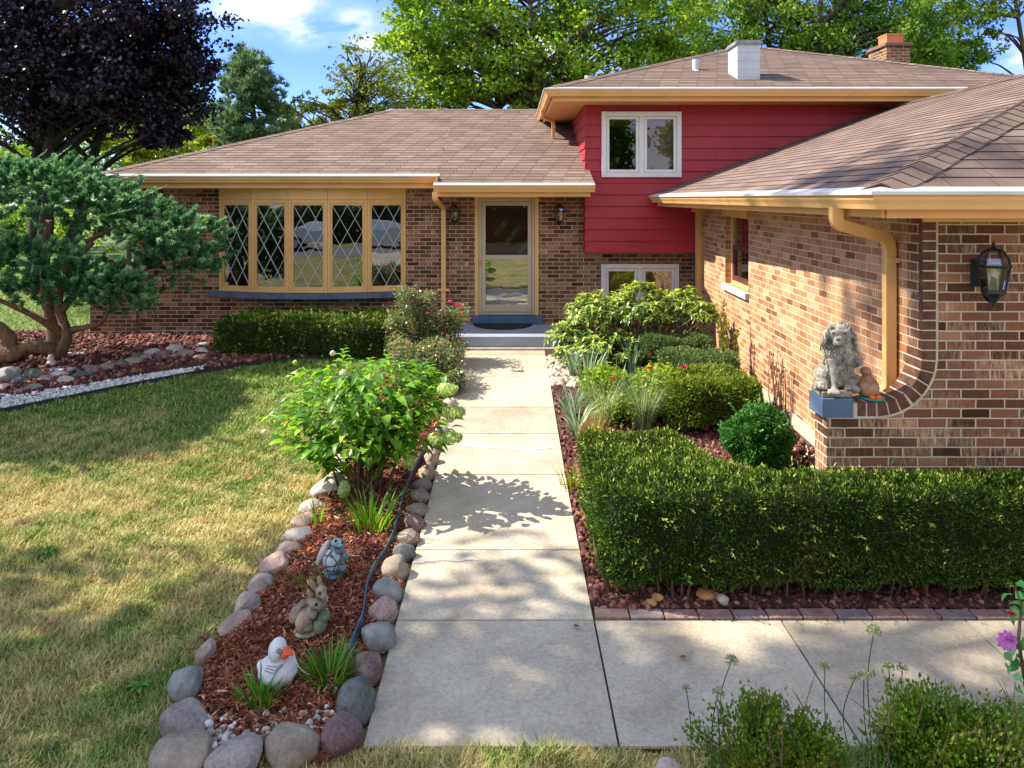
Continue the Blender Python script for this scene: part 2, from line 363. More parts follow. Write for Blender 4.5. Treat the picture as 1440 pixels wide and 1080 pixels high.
def m_bark(name, a, b_, sc=14):
    m,nt,b,_=nodes(name); p=geo(nt); f=noise_(nt,1,6,p,.7,(sc,sc,sc*.22),1.0)
    nt.links.new(ramp(nt,[(.3,a),(.55,tuple((x+y)/2 for x,y in zip(a,b_))),(.75,b_)],f),b.inputs['Base Color']); b.inputs['Roughness'].default_value=.9; bump(nt,b,f,.02); return m

BR = m_brick('brick', [(0,hsv('3e2419')),(.3,hsv('5c3928')),(.6,hsv('714632')),(.85,hsv('82533c')),(1,hsv('a07454'))], hsv('d6c8ac'), hsv('c6a680'), .85)
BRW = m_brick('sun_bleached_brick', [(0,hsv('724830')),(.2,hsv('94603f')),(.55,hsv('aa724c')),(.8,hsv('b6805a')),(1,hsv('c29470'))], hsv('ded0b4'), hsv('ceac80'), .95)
SHG = m_shingle('roof_shingles'); CON = m_concrete('concrete')
TAN = m_plain('tan_paint', hsv('deae70'), .45, .06, 3); TAN2 = m_plain('tan_trim', hsv('dca76a'), .5, .06, 3)
WHITE = m_plain('white_paint', hsv('dcdad6'), .4, .05, 4); DRIP = m_plain('white_drip_edge', hsv('c9c6c0'), .45, .10, 2)
RED = m_plain('red_siding', hsv('a02230'), .55, .10, 1.6, .003, bscale=55); SOF = m_plain('soffit_paint', hsv('cf9a63'), .6, .05, 3)
GREY = m_plain('door_greige', hsv('b8a98e'), .4, .05, 3); BLUE = m_plain('blue_grey_paint', hsv('4f6680'), .6, .15, 6, .003)
BLUE2 = m_plain('blue_stone_sill', hsv('56647c'), .8, .25, 9, .02, bscale=18); PORCH = m_plain('porch_grey', hsv('8b95a3'), .75, .08, 3)
BLACK = m_plain('black_metal', (.012,.012,.013), .4, .2, 20, .001); RUB = m_plain('black_rubber', (.012,.012,.014), .9, .2, 40, .004)
GLASS = m_glass('window_glass', .16); GLASS2 = m_glass('lamp_glass', .12, (.85,.87,.9)); LEAD = m_plain('lattice_white', hsv('c9d2d2'), .4, .05)
DKWOOD = m_plain('dark_door_wood', hsv('5a3022'), .5, .3, 6); FND = m_plain('foundation_concrete', hsv('b3a48f'), .9, .15, 6, .01)
MORT = m_plain('mortar', hsv('c2b49e'), .95, .15, 12, .006); DKBR = m_rock('edge_brick', [(.3,hsv('4a3024')),(.5,hsv('60402f')),(.7,hsv('785442'))], 10, .006)
BARK = m_bark('bark_grey', hsv('2e261f'), hsv('6b5d4e')); BARKJ = m_bark('juniper_bark', hsv('4a3526'), hsv('9a7a58'), 26); STEM = m_bark('shrub_stem', hsv('4d3b28'), hsv('8a7250'), 40)
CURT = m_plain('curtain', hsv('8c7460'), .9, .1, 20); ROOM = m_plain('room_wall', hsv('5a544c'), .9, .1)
# ================================================================== SETTING: ground, lawn, walk, beds
ED = [G(*p) for p in ((0,580),(100,560),(200,540),(290,523),(400,508),(510,500),(600,496))]
EDX = [-12]+[p.x for p in ED]; EDY = [ED[0].y-.9]+[p.y for p in ED]
def edge_y(x): return float(np.interp(x, EDX, EDY))
BXL, BXR = -1.70, -.74                # planting strip between lawn and walk
def bed_l(y): 
    t=min(1,max(0,(y-3.42)/.45)); return BXL+.55*(1-math.sin(t*PI/2))
def bed_r(y):
    t=min(1,max(0,(y-3.42)/.25)); return BXR-.12*(1-t)
WXL, WXR = -.705, .515
WJ = [3.535,4.60,5.52,6.95,7.95,8.75,9.9,10.95,11.2]
def sheet(name, fn, nu, nv, mat, kind='structure', label=None, cat=None, uvscale=1):
    mb=MB(); mb.grid(fn,nu,nv); o=mb.build(name,mat,smooth=True); tag(o,label,cat,kind=kind); return o
LG=m_lawn('lawn_soil',[(.3,hsv('7d7040')),(.7,hsv('9c8f58'))],[(.3,hsv('465a28')),(.7,hsv('667438'))],False)
ys=[-160,-60,-30,-15,-8,-4,-1,0,1,2,2.6,3,3.4]+[3.5+.25*i for i in range(44)]+[15,17,20,25,32,45,70,120,260]
def lawnf(u,v):
    y=ys[min(len(ys)-1,int(round(v*(len(ys)-1))))]; x=(u-.5)*2; x=math.copysign(abs(x)**2.2,x)*160
    return (x,y,g(y)-.012)
lawn=sheet('lawn',lawnf,60,len(ys)-1,LG)
# ---- walkway slabs
mb=MB()
def slab(mb,x0,x1,y0,y1,n=3):
    ru=random.uniform(0,40); rv=random.uniform(0,40); gp=.006; x0+=gp;x1-=gp;y0+=gp;y1-=gp
    for i in range(n):
        a=y0+(y1-y0)*i/n; b=y0+(y1-y0)*(i+1)/n; za=g(a)+.022; zb=g(b)+.022
        mb.poly([(x0,a,za),(x1,a,za),(x1,b,zb),(x0,b,zb)],uv=[(ru,rv)]*4)
        for x,fl in ((x0,1),(x1,0)):
            q=[(x,a,za-.012),(x,b,zb-.012),(x,b,zb),(x,a,za)]; mb.poly(q if not fl else q[::-1])
    for y in (y0,y1):
        z=g(y)+.022; mb.poly([(x0,y,z-.012),(x1,y,z-.012),(x1,y,z),(x0,y,z)])
for a,b in zip(WJ[:-1],WJ[1:]): slab(mb,WXL,WXR,a,b)
for a,b in ((WXR,1.667),(1.667,2.80),(2.80,3.95),(3.95,5.1),(5.1,9.5)): slab(mb,a,b,3.535,4.60,1)
tag(mb.build('walkway',CON),kind='structure')
mb=MB()                                          # dark earth showing in the joints
for i in range(len(WJ)-1):
    for k in range(3):
        a=WJ[i]+(WJ[i+1]-WJ[i])*k/3; b=WJ[i]+(WJ[i+1]-WJ[i])*(k+1)/3; mb.poly([(WXL,a,g(a)+.008),(WXR,a,g(a)+.008),(WXR,b,g(b)+.008),(WXL,b,g(b)+.008)])
mb.poly([(WXR,3.535,g(3.5)+.008),(9.5,3.535,g(3.5)+.008),(9.5,4.6,g(4.6)+.008),(WXR,4.6,g(4.6)+.008)])
DIRT=m_plain('joint_earth',hsv('4a4034'),.95,.3,20); tag(mb.build('walkway_joint_earth',DIRT),kind='structure')
# pale mortar repairs across the walk
PATCH=m_plain('mortar_repair',hsv('d4c9b6'),.9,.18,22,.003)
def patch(pix):
    mb=MB(); row=[]; n=(len(pix)-1)*9
    for k in range(n+1):
        t=k/9; i=min(int(t),len(pix)-2); f=t-i; x,y,w=[pix[i][j]*(1-f)+pix[i+1][j]*f for j in range(3)]; w=max(.25,w*(1+.55*mnoise.noise(Vector((x*.09,y*.1,1.3)))+.35*mnoise.noise(Vector((x*.3,y,7.7))))); y+=1.2*mnoise.noise(Vector((x*.06,2.2,y)))
        a=G(x,y-w*(1+.4*mnoise.noise(Vector((x*.25,3,1))))); b=G(x,y+w); row.append((a,b))
    for (a,b),(c,d) in zip(row[:-1],row[1:]): mb.poly([(b.x,b.y,b.z+.026),(d.x,d.y,d.z+.026),(c.x,c.y,c.z+.026),(a.x,a.y,a.z+.026)])
    tag(mb.build('mortar_repair',PATCH),kind='structure')
patch([(626,625,.6),(640,627,2),(660,629,2.4),(690,632,1.4),(715,634,1.6),(745,634,1.5),(770,633,2),(784,634,.6)])
patch([(580,797,.5),(595,793,3.4),(615,791,2.4),(640,791,3.2),(662,790,2.4),(674,793,.5)])
# ---- planting bed sheets
MULB=m_plain('mulch_soil',hsv('5a3326'),.95,.35,30,.02); LAVB=m_plain('lava_soil',hsv('4a2c27'),.95,.35,30,.02); GRVB=m_plain('gravel_soil',hsv('a9a49a'),.95,.2,40,.01)
def mulch_z(x,y):
    e=min((x-bed_l(y))/.22,(bed_r(y)-x)/.2,(y-3.42)/.25,1); return g(y)+.01+.05*max(0,e)+.10*math.exp(-(((x+1.50)/.11)**2+((y-4.33)/.13)**2))
sheet('mulch_bed',lambda u,v:(lambda y:(lambda x:(x,y,mulch_z(x,y)))(bed_l(y)+(bed_r(y)-bed_l(y))*u))(3.42+7.6*v),24,110,MULB)
def jb(u,v):
    x=-9+7.35*u; y0=edge_y(x)+.0; y=y0+(12.75-y0)*v; return (x,y,g(y)+.012+.03*min(1,v*8))
sheet('lava_bed_left',jb,40,24,LAVB)
sheet('lava_bed_right',lambda u,v:(lambda y:(WXR+.006+(9.0-WXR)*u*(1 if y<5.2 else .27),y,g(y)+.016+.03*min(1,u*12)))(4.70+7.7*v),20,50,LAVB)
# ---- lawn grass blades (left lawn and the strip at the walk's end)
def in_lawn(x,y):
    m=(x<np.array([bed_l(t)-.02 for t in y]))|(y<3.515)
    m&=(y<np.array([edge_y(t)-.03 for t in x]))
    m&=~((y>3.515)&(x>WXL-.02)); m&=(y<10.9)|(x<BXL)
    return m
def grass(n, x0,x1,y0,y1, h=.05):
    x=rng.uniform(x0,x1,n); y=rng.uniform(y0,y1,n); k=in_lawn(x,y); x=x[k];y=y[k]; n=len(x)
    a=rng.uniform(0,2*PI,n); th=rng.uniform(.15,1.25,n); l=h*rng.uniform(.5,1.5,n)*(1+.30*np.sin(x*3.1+y*2.3)*np.sin(y*4.1-x)+.35*np.sin(x*13+y*7)*np.sin(y*15-x*5)); w=rng.uniform(.004,.009,n)*(1+.12*np.maximum(0,y-4))
    d=np.stack([np.cos(a)*np.sin(th),np.sin(a)*np.sin(th),np.cos(th)],1); sd=np.stack([-np.sin(a),np.cos(a),np.zeros(n)],1)
    b=np.stack([x,y,gv(y)-.014],1); mid=b+d*l[:,None]*.55; d2=unit(d+np.stack([np.cos(a)*.5,np.sin(a)*.5,-.25*np.ones(n)],1)); tip=mid+d2*l[:,None]*.5; ww=w[:,None]/2
    return np.stack([b-sd*ww,b+sd*ww,mid+sd*ww*.7,tip,mid-sd*ww*.7],1),rng.random(n)
GB=m_lawn('grass_blades',[(.0,hsv('8e7c44')),(.3,hsv('c4b274')),(.6,hsv('dccb8c')),(.85,hsv('e8da9c')),(1,hsv('98a04c'))],[(.0,hsv('3c6420')),(.4,hsv('6c9036')),(.7,hsv('94ac50')),(1,hsv('cfc07c'))])
nm=NM()
for n,x0,x1,y0,y1,hh in ((170000,-4.2,-1.0,3.2,5.2,.05),(26000,-1.2,1.9,3.25,3.53,.065),(130000,-5.6,-1.6,5.2,8.0,.05),(70000,-7.2,-1.6,8.0,11.0,.05)):
    V,r=grass(n,x0,x1,y0,y1,hh); m=len(V); k=np.arange(m)[:,None]*5
    b=nm.n; nm.add(V.reshape(-1,3),np.concatenate([k+np.array([[0,1,2,4]])]),0,np.repeat(r,5)); nm.F.append((k+np.array([[4,2,3]])).astype(np.int32)+b); nm.M.append(np.zeros(m,dtype=np.int32))
n=26000; keep_=in_lawn; in_lawn=lambda x,y:np.ones(len(x),bool); V,r=grass(n,-17,-7.1,12.8,22,.11); in_lawn=keep_; m=len(V); k=np.arange(m)[:,None]*5; b=nm.n; nm.add(V.reshape(-1,3),k+np.array([[0,1,2,4]]),0,np.repeat(r,5)); nm.F.append((k+np.array([[4,2,3]])).astype(np.int32)+b); nm.M.append(np.zeros(m,dtype=np.int32))
tag(nm.build('lawn_grass',GB),'short mown grass, straw yellow with green patches, on the left lawn','grass',kind='stuff')
# ---- mulch chips, lava rock, white gravel, pebbles: loose stuff
def chips(n, xyz, L, W):
    a=rng.uniform(0,2*PI,n); t=rng.normal(0,.35,n); d=np.stack([np.cos(a)*np.cos(t),np.sin(a)*np.cos(t),np.sin(t)],1); up=unit(np.array([[0,0,1.0]])+rng.normal(0,.45,(n,3)))
    sd=unit(np.cross(d,up)); up=np.cross(sd,d); l=L*rng.uniform(.4,1.3,n)[:,None]/2; w=W*rng.uniform(.5,1.3,n)[:,None]/2; h=w*.5; c=xyz
    V=np.stack([c-d*l-sd*w,c-d*l+sd*w,c+d*l+sd*w*.6,c+d*l-sd*w*.6,c-d*l*.7+up*h,c+d*l*.8+up*h],1)
    k=np.arange(n)[:,None]*6
    return V.reshape(-1,3),np.concatenate([k+np.array([[0,3,5,4]]),k+np.array([[1,4,5,2]])]),np.concatenate([k+np.array([[0,4,1]]),k+np.array([[3,2,5]])])
n=24000; y=3.44+6.6*rng.random(n)**1.7; u=rng.random(n); xl=np.array([bed_l(t) for t in y]); xr=np.array([bed_r(t) for t in y]); x=xl+(xr-xl)*u
hp=rng.normal(0,1,(1800,2))*np.array([[.12,.14]])+np.array([[-1.50,4.33]]); x=np.concatenate([x,hp[:,0]]); y=np.concatenate([y,hp[:,1]]); n=len(x)
k=(y>3.75)|(rng.random(n)<.45); x=x[k];y=y[k];n=len(x)
z=np.array([mulch_z(a,b) for a,b in zip(x,y)])+rng.uniform(0,.022,n)
nm=NM(); V,Q,T=chips(n,np.stack([x,y,z],1),.05,.011); b=nm.n; nm.add(V,Q,0,np.repeat(rng.random(n),6)); nm.F.append(T.astype(np.int32)+b); nm.M.append(np.zeros(len(T),dtype=np.int32))
tag(nm.build('bark_mulch',m_attr('mulch_chips',[(0,hsv('4a241a')),(.4,hsv('713a28')),(.7,hsv('8f5038')),(.93,hsv('a86a4c')),(1,hsv('cdb08c'))],.9)),'shredded red brown bark mulch in the strip beside the walk','mulch',kind='stuff')
_ico={}
def ico(sub):
    if sub not in _ico:
        bm=bmesh.new(); bmesh.ops.create_icosphere(bm,subdivisions=sub,radius=1); bm.verts.ensure_lookup_table()
        for i,v in enumerate(bm.verts): v.index=i
        _ico[sub]=(np.array([list(v.co) for v in bm.verts]),np.array([[v.index for v in f.verts] for f in bm.faces])); bm.free()
    return _ico[sub]
def rocks(nm, pts, size, sub=1, flat=.7, jit=.22, mi=0):
    V0,F0=ico(sub); n=len(pts); k=len(V0); s=size*rng.uniform(.55,1.45,(n,1,1)); ax=np.array([1,1,flat])*rng.uniform(.65,1.25,(n,1,3))
    q=rng.normal(size=(n,3,3)); q,_=np.linalg.qr(q); W=(V0[None]*(1+jit*rng.normal(size=(n,k,1))))*ax*s; W=np.einsum('nkj,nij->nki',W,q)+np.asarray(pts)[:,None,:]
    nm.add(W.reshape(-1,3),(F0[None]+(np.arange(n)*k)[:,None,None]).reshape(-1,3),mi,np.repeat(rng.random(n),k))
LAVA=m_attr('lava_rock',[(0,hsv('34211d')),(.4,hsv('593630')),(.75,hsv('784a3f')),(1,hsv('a07262'))],.95,.004,90)
nm=NM()
def scat(n,x0,x1,y0,y1,z=.03): 
    x=rng.uniform(x0,x1,n); y=rng.uniform(y0,y1,n); return np.stack([x,y,gv(y)+z+rng.uniform(-.008,.012,n)],1)
rocks(nm,scat(1300,WXR+.01,.80,4.72,7.2),.022); rocks(nm,scat(2600,WXR+.02,3.6,4.715,5.0),.022)
rocks(nm,scat(1600,WXR+.01,1.3,7.2,10.9),.023); rocks(nm,scat(2600,1.1,2.85,5.4,9.0,.04),.025)
# washed up against the garage foundation, higher than the bed in front of it
hp=scat(500,2.2,2.85,6.1,7.6,.12); hp[:,2]=gv(hp[:,1])+.05+.16*np.clip((hp[:,0]-2.2)/.6,0,1); rocks(nm,hp,.027)
tag(nm.build('lava_rock',LAVA),'loose dark red lava rock around the right hand shrubs','lava rock',kind='stuff')
nm=NM(); n=7000; x=rng.uniform(-8.5,-2.1,n); e=np.array([edge_y(t) for t in x]); lo_=np.where(x>-4.25,.05,.5); y=e+lo_+(12.6-e-lo_)*rng.random(n); 
rocks(nm,np.stack([x,y,gv(y)+.045],1),.032,1); tag(nm.build('lava_rock_mulch',LAVA),'dark red lava rock spread under the juniper and along the house','lava rock',kind='stuff')
nm=NM(); n=4200; x=rng.uniform(-8.2,-4.2,n); e=np.array([edge_y(t) for t in x]); w=np.interp(x,[-8,-6,-4.2],[.75,.55,.18]); y=e+.05+w*rng.random(n)
rocks(nm,np.stack([x,y,gv(y)+.03],1),.021,1,.6); tag(nm.build('white_gravel',m_attr('white_gravel_m',[(0,hsv('8f8b84')),(.5,hsv('c4c0b8')),(1,hsv('e6e3dc'))],.8)),'white and grey crushed gravel band along the curved lawn edging','gravel',kind='stuff')
nm=NM(); n=240; a=rng.random(n); x=-1.62+.82*a; y=3.50+.22*rng.random(n); k=rng.random(n)<.9
rocks(nm,np.stack([x,y,gv(y)+.045+rng.random(n)*.012],1),.017,2,.8,.04); xb=rng.uniform(-1.25,-.85,50); yb=rng.uniform(3.7,4.0,50); rocks(nm,np.stack([xb,yb,gv(yb)+.062],1),.013,2,.8,.04)
tag(nm.build('pebbles',m_attr('pebbles_m',[(0,hsv('6b645c')),(.4,hsv('9c8f80')),(.7,hsv('b3a898')),(1,hsv('d8d2c8'))],.6)),'small smooth pebbles scattered at the near end of the mulch strip','pebbles',kind='stuff')
# washed gravel at the far right of the walk
nm=NM(); rocks(nm,scat(260,WXR+.02,.95,9.4,10.7,.035),.045,2,.7,.05); tag(nm.build('river_gravel',m_attr('river_gravel_m',[(0,hsv('8d8478')),(.5,hsv('b8a894')),(1,hsv('d6c8b4'))],.7)),'pale river gravel under the big shrub at the far end of the walk','gravel',kind='stuff')
# ---- street behind the camera (mirrored in the windows)
ASP=m_plain('asphalt',hsv('6e6a66'),.9,.15,6,.005)
mb=MB(); mb.poly([(-60,-17,-.004),(60,-17,-.004),(60,-9.5,-.004),(-60,-9.5,-.004)]); tag(mb.build('street',ASP),kind='structure')
mb=MB(); mb.poly([(3.0,-9.4,.0),(9.2,-9.4,.0),(9.2,2.6,.0),(3.0,2.6,.0)]); mb.poly([(-12,-34,-.001),(-6.5,-34,-.001),(-6.5,-17.1,-.001),(-12,-17.1,-.001)]); tag(mb.build('driveway',CON),kind='structure')

# ================================================================== HOUSE
house=thing('house','split level brick house with red lap siding, brown shingle roofs and attached brick garage','house',(0,12.5,0))
def part(mb,name,mat,parent=house,label=None,**kw):
    o=mb.build(name,mat,parent,**kw)
    if label: o['label']=label
    return o
YF=12.5; YR=12.21; YG=5.22
def wall_holes(mb, x0,x1,z0,z1,y, holes):
    xs=sorted({x0,x1,*[h[0] for h in holes],*[h[1] for h in holes]}); zs=sorted({z0,z1,*[h[2] for h in holes],*[h[3] for h in holes]})
    for a,b in zip(xs[:-1],xs[1:]):
        for c,d in zip(zs[:-1],zs[1:]):
            if any(h[0]<=a+1e-6 and b<=h[1]+1e-6 and h[2]<=c+1e-6 and d<=h[3]+1e-6 for h in holes): continue
            mb.poly([(a,y,c),(b,y,c),(b,y,d),(a,y,d)])
    for h in holes:
        a,b,c,d=h; t=.12
        mb.poly([(a,y,c),(a,y+t,c),(a,y+t,d),(a,y,d)][::-1]); mb.poly([(b,y,c),(b,y+t,c),(b,y+t,d),(b,y,d)]); mb.poly([(a,y,c),(b,y,c),(b,y+t,c),(a,y+t,c)]); mb.poly([(a,y,d),(a,y+t,d),(b,y+t,d),(b,y,d)])
# left wing + entry brick
BW=(-4.86,-1.76,1.06,2.74); DR=(-.56,.43,.667,2.62); LW=(1.515,2.815,.62,1.52)
mb=MB(); wall_holes(mb,-6.23,3.10,.42,2.80,YF,[BW,DR,LW])
mb.poly([(-6.23,YF,.42),(-6.23,YF,2.8),(-6.23,20,2.8),(-6.23,20,.42)]); mb.poly([(-6.23,20,.42),(-6.23,20,2.8),(3.1,20,2.8),(3.1,20,.42)])
part(mb,'brick_wall',BR)
# curved low fin at the left corner
mb=MB(); xs=[-6.23,-6.30,-6.40,-6.55,-6.75,-7.0]; zt=[1.75,1.5,1.32,1.2,1.12,1.10]
out=[(-6.232,.3)]+[(x,z) for x,z in zip([-6.232]+xs[1:],zt)]+[(-7.0,.3)]
f=[(x,12.43,z) for x,z in out]; b=[(x,12.63,z) for x,z in out]; mb.poly(f[::-1][::-1]); mb.poly(b[::-1])
for i in range(len(out)): j=(i+1)%len(out); mb.poly([f[i],b[i],b[j],f[j]])
part(mb,'wing_wall',BR)
mb=MB(); mb.box((-6.25,YF-.025,.1),(3.1,YF+.1,.418)); part(mb,'foundation',FND)
# dark interior so that the panes look into a room
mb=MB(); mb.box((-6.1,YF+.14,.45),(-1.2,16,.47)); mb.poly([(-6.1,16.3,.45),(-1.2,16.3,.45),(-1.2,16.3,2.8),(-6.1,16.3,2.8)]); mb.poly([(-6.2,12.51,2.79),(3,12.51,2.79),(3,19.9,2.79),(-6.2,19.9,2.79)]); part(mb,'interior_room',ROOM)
# ---- bow window: five casements on a shallow arc
bow=thing('window',None,None,(-3.31,YF,1.06)); bow.parent=house; bow.location=Vector((-3.31,YF,1.06))-Vector(house.location)
N5=5; ang=R(22); ch=(BW[1]-BW[0]); Rr=ch/2/math.sin(ang)
def arc(t,r=0): 
    a=-ang+2*ang*t; return Vector(((BW[0]+BW[1])/2+(Rr+r)*math.sin(a), YF+Rr*math.cos(ang)-(Rr+r)*math.cos(a)+.0, 0))
mbF=MB(); mbH=MB()
pts=[arc(i/N5) for i in range(N5+1)]
Z0,Z1=1.075,2.60
for i in range(N5):
    a,b=pts[i],pts[i+1]; d=(b-a); L=d.length; d.normalize(); nrm=Vector((d.y,-d.x,0))
    def q(s,z,o=0): return a+d*s+nrm*o+Vector((0,0,z))
    def mem(mb,s0,s1,z0,z1,o0,o1): mb.hexa([q(s0,z0,o1),q(s1,z0,o1),q(s1,z0,o0),q(s0,z0,o0),q(s0,z1,o1),q(s1,z1,o1),q(s1,z1,o0),q(s0,z1,o0)])
    pw=.085 if 0<i<4 else .1
    mem(mbF,0,.042,Z0,Z1,-.05,.03); mem(mbF,L-.042,L,Z0,Z1,-.05,.03); mem(mbF,.042,L-.042,Z0,Z0+.06,-.05,.022); mem(mbF,.042,L-.042,Z1-.06,Z1,-.05,.022)
    s0,s1,z0,z1=.042,L-.042,Z0+.06,Z1-.06           # sash
    w=.034; mem(mbF,s0,s0+w,z0,z1,-.03,.008); mem(mbF,s1-w,s1,z0,z1,-.03,.008); mem(mbF,s0+w,s1-w,z0,z0+w,-.03,.008); mem(mbF,s0+w,s1-w,z1-w,z1,-.03,.008)
    gx0,gx1,gz0,gz1=s0+w,s1-w,z0+w,z1-w
    gm=MB(); gm.poly([q(gx0,gz0,-.012),q(gx1,gz0,-.012),q(gx1,gz1,-.012),q(gx0,gz1,-.012)]); gm.build('pane',GLASS,bow)
    lm=MB(); W=gx1-gx0; H=gz1-gz0; hw=W/2; hh=H/3.08; tw=.0075
    for sgn in (1,-1):                               # two families of crossing cames
        for k in range(-8,10):
            x0=gx0+k*hw; p0=None; pts2=[]
            # line x = x0 + sgn*hw*(gz1-z)/hh ; clip to the glass
            ts=[0,H]
            for X in (gx0,gx1):
                t=(X-x0)*sgn*hh/hw
                ts.append(t)
            ts=sorted(t for t in ts if -1e-6<=t<=H+1e-6 and gx0-1e-6<=x0+sgn*hw*t/hh<=gx1+1e-6)
            if len(ts)>=2 and ts[-1]-ts[0]>.02:
                A=q(x0+sgn*hw*ts[0]/hh,gz1-ts[0],-.009); B=q(x0+sgn*hw*ts[-1]/hh,gz1-ts[-1],-.009); lm.bar(A,B,tw*2,.006,nrm) if False else lm.bar(A,B,.006,tw*2.3,d.cross((B-A).normalized()))
    lm.build('lattice',LEAD,bow)
    # header panel above
    mem(mbH,0,L,Z1+.002,2.79,-.06,.035)
mbF.build('frame',TAN,bow,bevel=.004); mbH.build('header',TAN,bow)
mb=MB()
for i in range(24):
    t0,t1=-.05+1.1*i/24,-.05+1.1*(i+1)/24; a0,a1=arc(t0,.10),arc(t1,.10); 
    w0=1+.012*math.sin(i*2.1); yb=YF-.003
    for a in (a0,a1): a.y=min(a.y,YF-.06)
    mb.hexa([(a0.x,a0.y,.985),(a1.x,a1.y,.985),(a1.x,yb,.985),(a0.x,yb,.985),(a0.x,a0.y,1.066),(a1.x,a1.y,1.066),(a1.x,yb,1.07),(a0.x,yb,1.07)])
mb.build('sill',BLUE2,bow,weld=True)
# ---- doorway: trim, storm door, timber door behind, blue threshold
door=thing('door',None,None); door.parent=house; door.location=Vector((-.065,YF,.667))-Vector(house.location)
mb=MB(); mb.box((-.60,YF-.03,.667),(-.535,YF+.1,2.66)); mb.box((.405,YF-.03,.667),(.47,YF+.1,2.66)); mb.box((-.60,YF-.033,2.62),(.47,YF+.1,2.70)); mb.build('trim',TAN,door,bevel=.004)
mb=MB(); y0,y1=YF-.02,YF+.03; X0,X1,ZA,ZB=-.532,.402,.672,2.615
def ring(mb,x0,x1,z0,z1,w,y0,y1):
    mb.box((x0,y0,z0),(x0+w,y1,z1)); mb.box((x1-w,y0,z0),(x1,y1,z1)); mb.box((x0+w,y0,z0),(x1-w,y1,z0+w)); mb.box((x0+w,y0,z1-w),(x1-w,y1,z1))
ring(mb,X0,X1,ZA,ZB,.05,y0,y1); ring(mb,X0+.053,X1-.053,ZA+.053,ZB-.053,.062,y0-.012,y1-.01)
mb.box((X0+.115,y0-.009,1.60),(X1-.115,y1-.012,1.675)); mb.box((X0+.115,y0-.009,ZA+.115),(X1-.115,y1-.012,ZA+.17)); mb.build('frame',GREY,door,bevel=.005)
mb=MB(); mb.poly([(X0+.11,YF+.002,ZA+.16),(X1-.11,YF+.002,ZA+.16),(X1-.11,YF+.002,1.61),(X0+.11,YF+.002,1.61)]); o=mb.build('pane',m_glass('door_glass',.30,(.5,.5,.5)),door); o['label']='lower storm door pane mirroring the walk'
mb=MB(); mb.poly([(X0+.11,YF+.004,1.67),(X1-.11,YF+.004,1.67),(X1-.11,YF+.004,ZB-.11),(X0+.11,YF+.004,ZB-.11)]); mb.build('pane',m_glass('door_glass_up',.0,(.62,.55,.5)),door)
mb=MB(); mb.box((X0,YF+.085,ZA),(X1,YF+.13,ZB)); 
mb.build('inner_door',DKWOOD,door)
REFLG=m_plain('green_reflection_glass',hsv('5a7a36'),.15,.5,9,.01); mb=MB()  # reflected greenery put into the base colour of the glass lights
for k,(cx,cz,l) in enumerate(((.05,2.02,.36),(.22,1.80,.3),(-.16,2.12,.3))):
    a=R(52); dx,dz=math.cos(a)*l/2,math.sin(a)*l/2; mb.bar((cx-dx,YF+.083,cz-dz),(cx+dx,YF+.083,cz+dz),.006,.085,Vector((-math.sin(a),0,math.cos(a))))
mb.build('glass_light',REFLG,door)
mb=MB(); mb.lathe([(.012,0),(.014,.01),(.014,.09),(.012,.1)],(X0+.025,YF-.05,1.5),8); mb.box((X0+.02,YF-.05,1.52),(X0+.03,YF-.02,1.53)); mb.box((X0+.02,YF-.05,1.57),(X0+.03,YF-.02,1.58)); mb.build('handle',GREY,door)
mb=MB(); mb.box((-.63,YF-.13,.535),(.53,YF-.002,.664)); mb.build('threshold',m_plain('threshold_blue',hsv('43627c'),.55,.12,6),door,bevel=.006)
# porch slab
mb=MB(); mb.box((-1.02,11.28,.22),(.86,YF-.026,.533)); part(mb,'porch',PORCH,bevel=.01); mb=MB(); mb.box((-1.04,11.205,.15),(.88,11.278,.372)); part(mb,'porch_footing',FND,bevel=.01)
# ---- windows with white frames
def casement(x0,x1,z0,z1,y,glass=None):
    w=thing('window',None,None); w.parent=house; w.location=Vector(((x0+x1)/2,y,z0))-Vector(house.location)
    mb=MB(); ring(mb,x0,x1,z0,z1,.075,y-.035,y+.06); xm=(x0+x1)/2; mb.box((xm-.04,y-.03,z0+.075),(xm+.04,y+.06,z1-.075))
    for a,b in ((x0+.078,xm-.043),(xm+.043,x1-.078)): ring(mb,a,b,z0+.078,z1-.078,.048,y-.018,y+.04)
    mb.build('frame',WHITE,w,bevel=.006)
    for i,(a,b) in enumerate(((x0+.12,xm-.088),(xm+.088,x1-.12))):
        m=MB(); m.poly([(a,y+.008,z0+.12),(b,y+.008,z0+.12),(b,y+.008,z1-.12),(a,y+.008,z1-.12)]); m.build('pane',glass or GLASS,w)
    return w
UW=casement(1.485,2.785,2.965,4.035,YR-.02,m_glass('upper_glass',.05,(.8,.8,.78))); m=MB(); m.box((2.17,YR+.06,3.0),(2.76,YR+.07,4.0)); m.build('blind',CURT,UW)
LWn=casement(1.515,2.815,.66,1.525,YF-.005); m=MB(); m.box((1.55,YF+.07,.66),(2.15,YF+.08,1.5)); m.build('blind',m_plain('amber_curtain',hsv('b8983a'),.8,.15,10),LWn); m=MB(); m.box((2.17,YF+.07,.66),(2.8,YF+.08,1.5)); m.build('blind',CURT,LWn)
